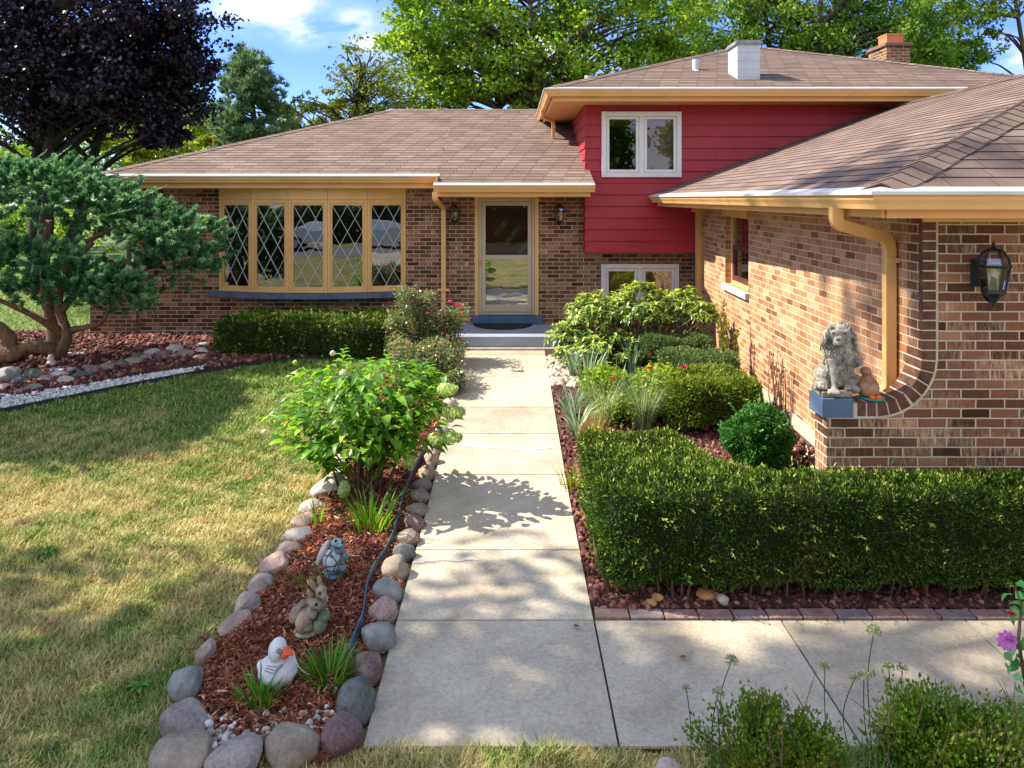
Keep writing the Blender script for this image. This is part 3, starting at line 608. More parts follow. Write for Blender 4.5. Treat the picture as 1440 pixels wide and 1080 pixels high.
# ---- red siding on the upper storey (lap boards as real boards)
mb=MB(); z=1.738; e=.1895; k=0
holes=(1.485,2.785,2.965,4.035)
def board_front(mb,x0,x1,z0,z1): mb.hexa([(x0,YR-.018,z0),(x1,YR-.018,z0),(x1,YR+.03,z0),(x0,YR+.03,z0),(x0,YR+.008,z1+.012),(x1,YR+.008,z1+.012),(x1,YR+.03,z1+.012),(x0,YR+.03,z1+.012)])
while z<4.14:
    z1=min(z+e,4.15)
    if z1>holes[2] and z<holes[3]:
        board_front(mb,1.22,holes[0]+.01,z,z1); board_front(mb,holes[1]-.01,9.0,z,z1)
        if z<holes[2]: 
            mb.hexa([(holes[0],YR-.012,z),(holes[1],YR-.012,z),(holes[1],YR+.03,z),(holes[0],YR+.03,z),(holes[0],YR-.003,holes[2]),(holes[1],YR-.003,holes[2]),(holes[1],YR+.03,holes[2]),(holes[0],YR+.03,holes[2])])
    else: board_front(mb,1.22,9.0,z,z1)
    z=z1
z=1.738
while z<4.14:
    z1=min(z+e,4.15); mb.hexa([(1.206,YR-.01,z),(1.25,YR-.01,z),(1.25,20,z),(1.206,20,z),(1.226,YR-.01,z1+.012),(1.25,YR-.01,z1+.012),(1.25,20,z1+.012),(1.226,20,z1+.012)]); z=z1
part(mb,'siding',RED)
JRED=m_plain('joint_shadow_red',hsv('5c1620'),.7)
for k in range(13):                              # butt joints between boards
    z=1.738+k*.1895; x=(3.1,5.2,1.62,4.3,2.05,3.6,1.40,5.0,3.35,4.6,2.95,5.9,3.9)[k]
    if z<4.0 and not (z>2.75 and 1.45<x<2.82): mb=MB(); mb.hexa([(x,YR-.0195,z+.006),(x+.004,YR-.0195,z+.006),(x+.004,YR-.01,z+.006),(x,YR-.01,z+.006),(x,YR+.0055,z+.182),(x+.004,YR+.0055,z+.182),(x+.004,YR+.012,z+.182),(x,YR+.012,z+.182)]); part(mb,'board_joint',JRED)
mb=MB(); mb.box((1.23,YR+.02,1.75),(1.49,YR+.16,4.15)); mb.box((2.78,YR+.02,1.75),(9.0,YR+.16,4.15)); mb.box((1.49,YR+.02,1.75),(2.78,YR+.16,2.97)); mb.box((1.49,YR+.02,4.03),(2.78,YR+.16,4.15)); mb.box((8.9,YR+.16,1.75),(9,20,4.15)); mb.box((1.25,19.9,1.75),(8.9,20,4.15)); mb.box((1.216,YR,1.725),(3.2,YF-.003,1.737)); part(mb,'upper_wall',RED)
mb=MB(); mb.box((1.3,15.5,2.8),(8.8,15.55,4.1)); part(mb,'interior_room',ROOM)
# ---- roofs: real shingle courses
ST=.1467
def roof_plane(mb, poly, origin, u, v):
    origin=Vector(origin); u=Vector(u).normalized(); v=Vector(v).normalized(); n=u.cross(v).normalized()
    if n.z<0: n=-n
    P2=[((Vector(p)-origin).dot(u),(Vector(p)-origin).dot(v)) for p in poly]
    def span(t):
        xs=[]
        for (a,b),(c,d) in zip(P2,P2[1:]+P2[:1]):
            if abs(b-d)<1e-9:
                if abs(b-t)<1e-6: xs += [a,c]
            elif min(b,d)-1e-7<=t<=max(b,d)+1e-7: xs.append(a+(c-a)*(t-b)/(d-b))
        return (min(xs),max(xs)) if xs else None
    v0=min(p[1] for p in P2); v1=max(p[1] for p in P2); t=v0
    def W(a,b,h): return origin+u*a+v*b+n*h+Vector((0,0,.026))
    while t<v1-1e-5:
        t2=min(t+ST,v1); s1=span(t+1e-6); s2=span(t2-1e-6)
        if s1 and s2:
            kk=round((t-v0)/ST); off_=(kk*.37)%1*.305
            a,b=s1; c,d=s2; h1=.0075; h2=.001
            mb.poly([W(a,t,h1),W(b,t,h1),W(d,t2,h2),W(c,t2,h2)],uv=[(a+off_,kk*ST+.003),(b+off_,kk*ST+.003),(d+off_,kk*ST+t2-t-.003),(c+off_,kk*ST+t2-t-.003)])
            mb.poly([W(a,t,-.004),W(b,t,-.004),W(b,t,h1),W(a,t,h1)],uv=[(a,.0),(b,.0),(b,.001),(a,.001)])
        t=t2
def hip_caps(name, a, b, nl, nr, parent, w=.15, step=.14):
    a=Vector(a); b=Vector(b); d=(b-a).normalized(); L=(b-a).length; mb=MB(); n=int(L/step)
    up=(Vector(nl)+Vector(nr)).normalized()
    sl=d.cross(Vector(nl)).normalized(); sr=d.cross(Vector(nr)).normalized()
    if sl.dot(Vector((nl[0],nl[1],0)))<0: sl=-sl
    if sr.dot(Vector((nr[0],nr[1],0)))<0: sr=-sr
    for i in range(n):
        p=a+d*i*step; q=p+d*(step*2.0); h0,h1=.058,.040; ww=w*random.uniform(.95,1.05)
        m0=p+up*h0; m1=q+up*h1; r=random.random()*20
        for s in (sl,sr):
            e0=p+s*ww+up*(h0-.016); e1=q+s*ww+up*(h1-.008)
            mb.poly([e0,m0,m1,e1],uv=[(r,.02),(r+ww,.02),(r+ww,.13),(r,.13)])
            mb.poly([e0-up*.014,m0-up*.014,m0,e0],uv=[(r,0),(r+ww,0),(r+ww,.001),(r,.001)])
    o=mb.build(name,SHG,parent); return o
# left wing
pz=.37; EZ=2.985; YE=12.0; n_=math.sqrt(1+pz*pz); vs=Vector((0,1,pz)); run=4.07; 
mb=MB(); o_=(-6.62,YE,EZ); zr=EZ+pz*run; dl=.42
roof_plane(mb,[(-6.62,YE,EZ),(-1.19,YE,EZ),(-1.19,YE+run,zr),(-2.55,YE+run,zr)],o_,(1,0,0),vs)
k3=3*ST/n_
roof_plane(mb,[(-1.19,YE-k3,EZ-pz*k3),(1.30,YE-k3,EZ-pz*k3),(1.205,YE+run,zr),(-1.19,YE+run,zr)],(-1.19,YE-k3,EZ-pz*k3),(1,0,0),vs)
roof_plane(mb,[(-6.62,YE,EZ),(-6.62,YE+2*run,EZ),(-2.55,YE+run,zr)],(-6.62,YE,EZ),(0,1,0),(1,0,pz))
roof_plane(mb,[(-6.62,YE+2*run,EZ),(1.205,YE+2*run,EZ),(1.205,YE+run,zr),(-2.55,YE+run,zr)],(-6.62,YE+2*run,EZ),(1,0,0),(0,-1,pz))
rf=part(mb,'roof',SHG)
hip_caps('ridge_cap',(-6.62,YE,EZ),(-2.55,YE+run,zr),(0,-pz,1),(-pz,0,1),rf,.1); hip_caps('ridge_cap',(-2.55,YE+run,zr),(1.2,YE+run,zr),(0,-pz,1),(0,pz,1),rf,.1)
# upper storey roof (hipped)
q=.35; EU=(.64,11.66,4.325); AU=(5.04,16.06,4.325+q*4.4); mb=MB()
roof_plane(mb,[EU,(9.44,11.66,4.325),AU],EU,(1,0,0),(0,1,q)); roof_plane(mb,[EU,(.64,20.46,4.325),AU],EU,(0,1,0),(1,0,q)); roof_plane(mb,[(9.44,11.66,4.325),(9.44,20.46,4.325),AU],(9.44,11.66,4.325),(0,1,0),(-1,0,q)); roof_plane(mb,[(.64,20.46,4.325),(9.44,20.46,4.325),AU],(.64,20.46,4.325),(1,0,0),(0,-1,q))
rf2=part(mb,'roof',SHG); hip_caps('ridge_cap',EU,AU,(0,-q,1),(-q,0,1),rf2,.1); hip_caps('ridge_cap',(9.44,11.66,4.325),AU,(0,-q,1),(q,0,1),rf2,.1)
# garage roof
A=(2.37,4.77,2.665); B=(10.01,4.77,2.665); RG=(6.19,7.65,4.07); RB=(6.19,YR-.015,4.07); p1=(4.07-2.665)/3.82; p2=(4.07-2.665)/2.88; mb=MB()
roof_plane(mb,[A,(2.37,YR-.015,2.665),RB,RG],A,(0,1,0),(1,0,p1)); roof_plane(mb,[A,B,RG],A,(1,0,0),(0,1,p2)); roof_plane(mb,[B,(10.01,YR-.015,2.665),RB,RG],B,(0,1,0),(-1,0,p1))
rf3=part(mb,'roof',SHG); hip_caps('ridge_cap',A,RG,(0,-p2,1),(-p1,0,1),rf3,.15,.14); hip_caps('ridge_cap',RG,RB,(-p1,0,1),(p1,0,1),rf3,.14)
# flashing along roof and wall
mb=MB(); mb.bar((2.42,YR-.03,2.70),(6.15,YR-.03,4.085),.03,.05); part(mb,'flashing',m_plain('flashing_brown',hsv('55403a'),.6))
# ---- gutters (K profile), fascia, soffits, drip edges
def gutter(a,b,outn,parent=house,h=.115,w=.12,ma=(0,0,0),mb_=(0,0,0)):
    """a,b: roof edge end points; outn: outward direction"""
    a=Vector(a); b=Vector(b); o=Vector(outn); ma=Vector(ma); mc=Vector(mb_); prof=[(0,-.012),(0,-h),(w*.55,-h),(w*.68,-h*.72),(w*.86,-h*.45),(w*.86,-h*.30),(w,-h*.2),(w,-.004),(w-.012,-.004),(w-.012,-.03),(.012,-.03)]
    mb=MB(); pa=[a+(o+ma)*x+Vector((0,0,z)) for x,z in prof]; pb=[b+(o+mc)*x+Vector((0,0,z)) for x,z in prof]
    for i in range(len(prof)): j=(i+1)%len(prof); mb.poly([pa[i],pb[i],pb[j],pa[j]])
    mb.poly(pa[::-1]); mb.poly(pb); 
    L_=(b-a).length; t_=1.7
    while t_<L_-.8:                                  # lapped joints
        q=a+(b-a)*(t_/L_); dv=(b-a).normalized()*.03; c_=a+o*(w*.45)-Vector((0,0,h*.5)); k_=[(Vector((0,0,z))+o*x) for x,z in prof[1:8]]; k2=[o*(x*1.02+.0015)+Vector((0,0,z-.0015)) for x,z in prof[1:8]]
        for i in range(len(k2)-1): mb.poly([q+k2[i],q+dv+k2[i],q+dv+k2[i+1],q+k2[i+1]])
        t_+=2.6
    g_=part(mb,'gutter',TAN)
    mb=MB(); s=.035; mb.poly([a+Vector((0,0,.034))-o*.012,b+Vector((0,0,.034))-o*.012,b+(o+mc)*(w+.006),a+(o+ma)*(w+.006)]); mb.poly([a+(o+ma)*(w+.006),b+(o+mc)*(w+.006),b+(o+mc)*(w+.006)-Vector((0,0,.022)),a+(o+ma)*(w+.006)-Vector((0,0,.022))]); mb.build('gutter_guard',DRIP,g_)
    return g_
gutter((-6.62,YE,EZ),(-1.13,YE,EZ),(0,-1,0),ma=(-1,0,0)); ye2=YE-k3; ez2=EZ-pz*k3; gutter((-1.19,ye2,ez2),(1.30,ye2,ez2),(0,-1,0))
gutter((.64,11.66,4.325),(9.5,11.66,4.325),(0,-1,0),ma=(-1,0,0)); gutter((.64,11.66,4.325),(.64,17,4.325),(-1,0,0),ma=(0,-1,0))
gutter((2.37,12.15,2.665),(2.37,4.77,2.665),(-1,0,0),mb_=(0,-1,0)); gutter((2.37,4.77,2.665),(10.05,4.77,2.665),(0,-1,0),ma=(-1,0,0)); gutter((-6.62,YE,EZ),(-6.62,18,EZ),(-1,0,0),ma=(0,-1,0))
mb=MB()
mb.box((-6.60,YE+.012,EZ-.20),(-1.17,YE+.04,EZ-.02)); mb.box((-1.17,ye2+.012,ez2-.185),(1.24,ye2+.04,ez2-.02)); mb.box((.66,11.675,4.14),(9.4,11.70,4.30)); mb.box((.655,11.70,4.142),(.68,17,4.30)); mb.box((-1.172,ye2+.042,ez2-.18),(-1.14,YE+.05,EZ-.02)); mb.box((1.20,ye2+.042,ez2-.18),(1.235,YR-.02,EZ-.12))
mb.box((2.385,4.80,2.495),(2.41,12.15,2.65)); mb.box((2.412,4.785,2.493),(10,4.81,2.65)); mb.box((-6.605,YE+.04,EZ-.2),(-6.58,18,EZ-.02))
part(mb,'fascia',TAN2)
mb=MB(); mb.box((-6.58,YE+.042,EZ-.192),(-1.19,YF-.002,EZ-.182)); mb.box((-1.13,ye2+.042,ez2-.165),(1.2,YF-.002,ez2-.155)); mb.box((.682,11.702,4.15),(9.4,YR+.05,4.16)); mb.box((.683,YR+.052,4.15),(1.215,17,4.16))
mb.box((2.412,4.812,2.535),(3.4,12.15,2.545)); mb.box((3.402,4.812,2.535),(10,5.25,2.545)); mb.box((-6.578,YF,EZ-.192),(-6.235,18,EZ-.182)); part(mb,'soffit',SOF)
mb=MB(); mb.box((2.875,YG-.022,2.455),(9.7,YG-.002,2.533)); part(mb,'frieze',TAN2)
# ---- downspouts
def rect_tube(mb,pts,w,d):
    for a,b in zip(pts[:-1],pts[1:]):
        a=Vector(a);b=Vector(b); mb.bar(a,b,w,d,(0,1,0) if abs((b-a).normalized().y)<.7 else (1,0,0))
def downspout(pts,w,strap):
    mb=MB()
    # rounded elbows: resample corner points
    P_=[Vector(p) for p in pts]; Q=[P_[0]]
    for i in range(1,len(P_)-1):
        a,b,c=P_[i-1],P_[i],P_[i+1]; r=min(.10,(b-a).length*.45,(c-b).length*.45); p=b+(a-b).normalized()*r; q=b+(c-b).normalized()*r
        for k in range(7): t=k/6; Q.append(p*(1-t)**2+b*2*t*(1-t)+q*t*t)
    Q.append(P_[-1]); n=len(Q); b0=len(mb.v)
    for i,p in enumerate(Q):
        d=(Q[min(i+1,n-1)]-Q[max(i-1,0)]).normalized(); s=Vector((1,0,0)) if abs(d.x)<.6 else Vector((0,0,1)); s=(s-d*s.dot(d)).normalized(); 
        f=Vector((0,-1,0)); f=(f-d*f.dot(d)).normalized(); s=d.cross(f).normalized(); rr=.012 if 1<i<n-2 and i%2 else 0
        for sx,sf in ((-1,-1),(1,-1),(1,1),(-1,1)): mb.v.append(tuple(p+s*sx*(w/2)+f*sf*(w*.38)))
    for i in range(n-1):
        for k in range(4): k2=(k+1)%4; mb.f.append((b0+i*4+k,b0+i*4+k2,b0+i*4+4+k2,b0+i*4+4+k)); mb.uv.append(None); mb.mi.append(0)
    o=part(mb,'downspout',TAN,bevel=.008)
    m=MB(); x,y,z,w2=strap; m.box((x-w2/2,y-.05,z-.018),(x+w2/2,y+.05,z+.018)); m.build('strap',TAN,o)
downspout([(-1.16,11.48,2.72),(-1.16,11.48,2.60),(-1.115,12.43,2.47),(-1.115,12.43,.58)],.078,(-1.115,12.43,1.10,.2))
downspout([(2.31,5.3,2.56),(2.31,5.3,2.44),(2.83,5.58,2.32),(2.83,5.58,1.06)],.085,(2.875,5.58,2.16,.14))
downspout([(.58,13.6,4.24),(.58,13.6,4.12),(.80,13.9,4.05),(.80,13.95,3.76)],.065,(.80,13.93,3.95,.07))
# ---- garage: front wall with swept fin, side wall, window
mb=MB(); XF=2.21; XU=2.88; zl=1.19; rr=.32
arcp=[(XU-rr+rr*math.cos(t),zl+rr+rr*math.sin(t)) for t in [R(-a) for a in range(0,91,9)]]
out=[(XF,0),(9.7,0),(9.7,2.53),(XU,2.53)]+arcp+[(XF,zl)]
f=[(x,YG,z) for x,z in out]; b=[(x,YG+.2,z) for x,z in out]; mb.poly(f); mb.poly(b[::-1])
for i in range(len(out)): j=(i+1)%len(out); mb.poly([f[i],b[i],b[j],f[j]])
part(mb,'garage_wall',BR)
mb=MB(); mm=MB(); edge=[(XF,zl)]+arcp[::-1]+[(XU,2.53)]; path=[]; acc=0
segs=[]; 
for (a,b) in zip(edge[:-1],edge[1:]): segs.append((Vector((a[0],0,a[1])),Vector((b[0],0,b[1]))))
tot=sum((b-a).length for a,b in segs)
def at(s):
    for a,b in segs:
        L=(b-a).length
        if s<=L+1e-9: return a+(b-a)*(s/L),(b-a).normalized()
        s-=L
    return segs[-1][1],(segs[-1][1]-segs[-1][0]).normalized()
nb=int(tot/.0677)
for i in range(nb):
    s0=i*tot/nb+.005; s1=(i+1)*tot/nb-.005; a,da=at(s0); b,db=at(s1); na=Vector((da.z,0,-da.x)); nbv=Vector((db.z,0,-db.x)); dd=.092
    if a.x<2.40: continue
    if a.x>2.879: y1_=YG+.04
    else: y1_=YG+.203
    ia=a-na*.004; ib=b-nbv*.004; oa=a+na*dd; ob=b+nbv*dd; y0,y1=YG-.006,YG+.203; inn=.0
    y1=y1_; mb.hexa([(oa.x,y0,oa.z),(ob.x,y0,ob.z),(ob.x,y1,ob.z),(oa.x,y1,oa.z),(ia.x,y0,ia.z),(ib.x,y0,ib.z),(ib.x,y1,ib.z),(ia.x,y1,ia.z)])
N=60
for i in range(N):
    a,da=at(tot*i/N); b,db=at(tot*(i+1)/N); na=Vector((da.z,0,-da.x)); nbv=Vector((db.z,0,-db.x)); w=.108
    mm.poly([(a.x,YG-.003,a.z),(b.x,YG-.003,b.z),((b+nbv*w).x,YG-.003,(b+nbv*w).z),((a+na*w).x,YG-.003,(a+na*w).z)])
part(mb,'edge_brick_course',DKBR,bevel=.003); part(mm,'mortar_bed',MORT)
mb=MB(); mb.grid(lambda u,v:(lambda p,d:(p.x-d.z*.002,YG+.19*u+.004,p.z+d.x*.002))(*at(.20+.64*v)),1,24); part(mb,'fin_mortar',MORT)
mb=MB(); mb.box((2.175,YG-.012,1.09),(2.392,YG+.225,1.222)); part(mb,'fin_end_block',BLUE,bevel=.004)
# side wall
XW=lambda y: 2.88+(y-5.42)*.0325
WY0,WY1,WZ0,WZ1=9.45,10.6,1.42,2.40
mb=MB()
def wq(y0,y1,z0,z1,o=0): mb.poly([(XW(y1)+o,y1,z0),(XW(y0)+o,y0,z0),(XW(y0)+o,y0,z1),(XW(y1)+o,y1,z1)])
for a,b in ((5.42,WY0),(WY0,WY1),(WY1,12.3)):
    if a==WY0: wq(a,b,.375,WZ0); wq(a,b,WZ1,2.6)
    else: wq(a,b,.375,2.6)
for y in (WY0,WY1): mb.poly([(XW(y),y,WZ0),(XW(y)+.14,y,WZ0),(XW(y)+.14,y,WZ1),(XW(y),y,WZ1)])
mb.poly([(XW(WY0),WY0,WZ0),(XW(WY0)+.14,WY0,WZ0),(XW(WY1)+.14,WY1,WZ0),(XW(WY1),WY1,WZ0)])
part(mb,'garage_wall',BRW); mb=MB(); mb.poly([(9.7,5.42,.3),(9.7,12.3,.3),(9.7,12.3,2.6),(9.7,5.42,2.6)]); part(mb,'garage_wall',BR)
mb=MB(); mb.hexa([(2.80,5.43,-.1),(3.0,5.43,-.1),(3.2,12.3,-.1),(3.02,12.3,-.1),(2.865,5.43,.374),(3.0,5.43,.374),(3.2,12.3,.374),(XW(12.3)-.015,12.3,.374)]); part(mb,'foundation',FND)
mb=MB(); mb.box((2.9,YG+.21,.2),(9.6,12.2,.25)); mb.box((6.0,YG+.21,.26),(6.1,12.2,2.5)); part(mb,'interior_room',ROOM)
gw=thing('window',None,None); gw.parent=house; gw.location=Vector((3.02,10,1.42))-Vector(house.location)
mb=MB()
def wf(y0,y1,z0,z1,d0,d1,m=None): (m or mb).hexa([(XW(y0)+d0,y0,z0),(XW(y0)+d1,y0,z0),(XW(y1)+d1,y1,z0),(XW(y1)+d0,y1,z0),(XW(y0)+d0,y0,z1),(XW(y0)+d1,y0,z1),(XW(y1)+d1,y1,z1),(XW(y1)+d0,y1,z1)])
for a,b,c,d in ((WY0,WY0+.06,WZ0,WZ1),(WY1-.06,WY1,WZ0,WZ1),(WY0+.06,WY1-.06,WZ0,WZ0+.05),(WY0+.06,WY1-.06,WZ1-.05,WZ1)): wf(a,b,c,d,.08,.14)
mb.build('frame',TAN,gw)
mb=MB(); MAR=m_plain('maroon_sash',hsv('5a2f30'),.5)
for a,b,c,d in ((WY0+.06,WY0+.12,WZ0+.05,1.93),(WY1-.12,WY1-.06,WZ0+.05,1.93),(WY0+.12,WY1-.12,WZ0+.05,WZ0+.12),(WY0+.06,WY1-.06,1.90,1.96)): wf(a,b,c,d,.09,.13)
mb.build('sash',MAR,gw); mb=MB(); wf(WY0+.06,WY1-.06,WZ0+.05,WZ1-.05,.115,.118); mb.build('pane',GLASS,gw)
mb=MB(); wf(WY0-.03,WY1+.06,WZ1-.02,2.50,-.035,.12); mb.build('header',TAN2,gw)
mb=MB(); wf(WY0-.02,WY1+.06,WZ0-.085,WZ0-.002,-.05,.10); mb.build('sill',m_plain('sill_grey',hsv('aeb0b0'),.7,.1,10),gw,bevel=.006)
mb=MB(); mb.box((XW(12.1)-.085,12.07,.3),(XW(12.1)+.02,12.19,2.46)); mb.box((XW(12.1)-.15,12.05,2.40),(XW(12.1)+.03,12.20,2.50)); part(mb,'corner_post',TAN2,bevel=.005)
# ---- chimneys and vents on the roofs
mb=MB(); CHM=m_plain('metal_chimney',hsv('b9c0c4'),.4,.08,6,.002); x0,x1,y0,y1=3.74,4.11,12.31,12.83
mb.box((x0,y0,4.35),(x1,y1,5.16))
for i in range(1,6): mb.box((x0-.004,y0-.004,4.35+i*.135),(x1+.004,y1+.004,4.358+i*.135))
ch=mb.build('chimney',CHM,rf2); mb=MB(); mb.box((x0-.035,y0-.035,5.162),(x1+.035,y1+.035,5.205)); mb.box((x0-.015,y0-.015,5.207),(x1+.015,y1+.015,5.23)); mb.build('chimney_cap',m_plain('cap_metal',hsv('85888a'),.5,.3,6),rf2,bevel=.004)
mb=MB(); mb.box((8.56,17.0,4.0),(9.10,17.85,6.09)); mb.build('chimney',BR,rf2); mb=MB(); mb.box((8.52,16.96,6.092),(9.14,17.89,6.17)); mb.build('chimney_cap',m_plain('chimney_crown',hsv('7a5c50'),.8),rf2,bevel=.01); mb=MB(); mb.box((8.67,17.2,6.172),(9.05,17.6,6.38)); mb.box((8.66,17.19,6.382),(9.06,17.61,6.42)); mb.build('flue',m_plain('clay_flue',hsv('c8754c'),.8,.1),rf2)
def vent(x,y,z0,z1,r,nm_='vent_pipe'):
    mb=MB(); mb.lathe([(r*2.1,z0),(r*1.9,z0+.01),(r,z0+.03),(r,z1),(r*.85,z1),(r*.85,z1-.05)],(x,y,0),14); mb.build(nm_,CHM,rf2,smooth=False)
vent(3.27,13.2,4.85,5.08,.055); vent(1.765,17.0,4.55,5.41,.08)
# ================================================================== BOULDERS, PAVERS, EDGING
ROCKM={'rust':m_rock('rock_rust',[(.3,hsv('a87848')),(.5,hsv('c08c58')),(.7,hsv('d0a474'))],6,.008),'tan':m_rock('boulder_tan',[(.3,hsv('7d6f5f')),(.5,hsv('978874')),(.7,hsv('ab9c86'))],5,.012),
 'purple':m_rock('boulder_purple',[(.3,hsv('776b66')),(.5,hsv('8e817a')),(.7,hsv('a6998f'))],5,.012,.45),
 'grey':m_rock('boulder_grey',[(.3,hsv('6e6e68')),(.5,hsv('85857e')),(.7,hsv('9b9a92'))],5,.01),
 'dark':m_rock('boulder_dark',[(.3,hsv('4c5049')),(.5,hsv('63665e')),(.7,hsv('787a72'))],5,.012,.4),
 'pink':m_rock('boulder_pink',[(.3,hsv('8f766a')),(.5,hsv('a78d80')),(.7,hsv('bba595'))],6,.01,.4),
 'maroon':m_rock('boulder_maroon',[(.3,hsv('6a504d')),(.5,hsv('866a66')),(.7,hsv('a78d88'))],7,.03,.6),
 'pale':m_rock('boulder_pale',[(.3,hsv('a09486')),(.5,hsv('b5a899')),(.7,hsv('cabfb0'))],6,.01)}
SNAME={'rust':'rusty tan','tan':'tan','purple':'mottled purple grey','grey':'smooth grey','dark':'dark green grey','pink':'pinkish','maroon':'rough maroon','pale':'pale'}
def boulder(px,py,w,h,rot,mat,label,name='border_boulder',group='boulders round the mulch strip',cat='boulder',sink=.22,seed=0,pw=2.3):
    """px,py: centre in the photo, w,h: size in photo pixels, rot: tilt of the long axis on the ground"""
    base=G(px,py+h*.30); s=F/base.y; W=w/s; H=h/s
    hz=H*.46/ .80; r=Vector((W/2,max(W,H)*.47,H*.47)); 
    bm=bmesh.new(); bmesh.ops.create_icosphere(bm,subdivisions=4,radius=1); o=Vector((seed*3.7,seed*1.3,seed*2.1)); M=Matrix.Rotation(R(rot),3,'Y')
    for v in bm.verts:
        d=v.co.normalized(); p=sum(abs(c)**pw for c in d)**(-1/pw); k=1+.17*mnoise.noise(d*1.1+o)+.08*mnoise.noise(d*2.7+o)+.03*mnoise.noise(d*6.5+o)
        # a few flattened faces
        for j in range(4):
            a=Vector((math.sin(seed*5.1+j*2.2),math.cos(seed*3.3+j*1.7),math.sin(seed*1.9+j*3.1)+.3)).normalized(); t=d.dot(a)*p*k; lim=.74
            if t>lim: k*= (lim+(t-lim)*.35)/t
        q=d*p*k; q=Vector((q.x*r.x,q.y*r.y,q.z*r.z)); v.co=M@q
    me=bpy.data.meshes.new(name); bm.to_mesh(me); bm.free(); me.polygons.foreach_set('use_smooth',[True]*len(me.polygons)); me.materials.append(ROCKM[mat])
    ob=bpy.data.objects.new(name,me); link(ob); zc=base.z+max(v.co.z for v in me.vertices)*.50
    ob.location=(base.x,base.y,zc); tag(ob,label,cat,group); return ob
# (px, py, w, h, tilt, kind) read off the photo, from the near corner round the far side
LEFT=[(262,960,43,50,-12,'grey'),(290,918,24,34,0,'pink'),(332,878,44,34,-18,'pink'),(350,848,34,38,-30,'purple'),(369,820,34,30,-30,'purple'),(385,794,40,30,-30,'pink'),(404,773,34,24,-15,'pink'),(418,752,40,24,-12,'pale'),(427,731,34,20,-10,'pink'),(437,712,34,20,-14,'pale'),(461,684,48,26,-24,'pale'),(474,662,34,20,-24,'pale'),(486,643,34,18,-16,'pale'),(497,627,28,15,0,'pale')]
FRONT=[(260,1014,66,62,-28,'purple'),(254,1058,80,56,-8,'tan'),(330,1064,74,50,-6,'purple'),(408,1048,76,58,-16,'tan'),(479,1030,54,62,10,'maroon')]
RIGHT=[(500,986,54,60,-8,'dark'),(517,938,42,52,-35,'maroon'),(531,892,42,52,-60,'grey'),(539,859,40,38,0,'pink'),(545,830,42,40,10,'grey'),(555,799,36,40,30,'tan'),(568,777,32,30,0,'dark'),(573,756,34,30,0,'tan'),(580,735,34,26,0,'maroon'),(586,716,30,20,0,'purple'),(591,697,28,22,0,'purple'),(593,682,28,22,0,'purple'),(600,664,24,30,30,'tan'),(606,645,24,24,20,'pink'),(610,631,22,18,0,'pink'),(613,618,20,16,0,'pale'),(622,603,18,14,0,'pale'),(627,590,16,14,0,'pale'),(630,577,18,16,0,'pink'),(633,565,20,16,0,'pale'),(635,552,20,16,0,'maroon'),(640,540,18,13,0,'pink'),(644,527,17,13,0,'pale'),(648,514,17,15,0,'pink')]
hown=lambda w,h:'large' if w*h>2600 else ('squat' if w>h*1.25 else ('upright' if h>w*1.12 else 'round'))
ordn=['first','second','third','fourth','fifth','sixth','seventh','eighth','ninth','tenth','eleventh','twelfth','thirteenth','fourteenth','fifteenth','sixteenth','seventeenth','eighteenth','nineteenth','twentieth','twenty first','twenty second','twenty third','twenty fourth','twenty fifth','twenty sixth','twenty seventh','twenty eighth','twenty ninth','thirtieth']
sd=1
for i,(x,y,w,h,t,k) in enumerate(LEFT):
    boulder(x,y,w*1.08,h*1.1,t,k,f'{SNAME[k]} {hown(w,h)} stone, {ordn[i]} from front on the strip\'s lawn side',seed=sd); sd+=1
FL=['mottled purple grey stone leaning behind the tan corner boulder of the mulch strip','big tan boulder at the near left corner of the mulch strip','mottled purple grey boulder between the two tan boulders at the front','big tan boulder at the front, just left of the pointed reddish one','pointed reddish brown boulder at the near right corner by the walk']
for (x,y,w,h,t,k),l in zip(FRONT,FL): boulder(x,y,w*1.04,h*1.05,t,k,l,seed=sd); sd+=1
for i,(x,y,w,h,t,k) in enumerate(RIGHT):
    boulder(x,y,w*1.05,h*1.08,t,k,f'{SNAME[k]} {hown(w,h)} stone, {ordn[i]} from front on the strip\'s walk side',seed=sd,pw=2.0); sd+=1
# cobbles between the lava bed and the white gravel
COB=[(10,527,38,26,'grey'),(5,545,20,14,'pale'),(28,535,22,16,'dark'),(33,550,24,14,'maroon'),(48,527,30,18,'dark'),(47,545,22,12,'grey'),(64,533,20,14,'purple'),(70,551,20,9,'pale'),(84,527,26,14,'pale'),(92,535,26,14,'pale'),(104,522,18,10,'dark'),(115,527,26,14,'dark'),(122,517,20,12,'grey'),(134,520,26,14,'maroon'),(152,516,26,14,'tan'),(158,511,22,10,'pink'),(171,512,20,14,'dark'),(186,509,30,12,'tan'),(195,502,18,12,'dark'),(205,504,20,12,'grey'),(214,496,22,14,'pale'),(221,503,18,10,'dark'),(232,498,26,14,'maroon'),(246,493,24,20,'pale'),(262,497,24,14,'tan'),(265,489,18,8,'grey'),(283,494,24,12,'pale'),(284,486,22,10,'grey'),(285,503,24,10,'pink'),(244,501,20,9,'purple')]
COB.sort(key=lambda c:c[0])
for i,(x,y,w,h,k) in enumerate(COB):
    boulder(x,y,w*1.05,h*1.15,0,k,f'{SNAME[k]} cobble, {ordn[i]} from the left in the row above the white gravel','border_cobble','cobbles along the white gravel','cobble',seed=sd,pw=2.0); sd+=1
boulder(940,1082,44,22,0,'pale','pale rounded stone at the bottom edge, left of the boxwoods','rock',None,'rock',seed=91)
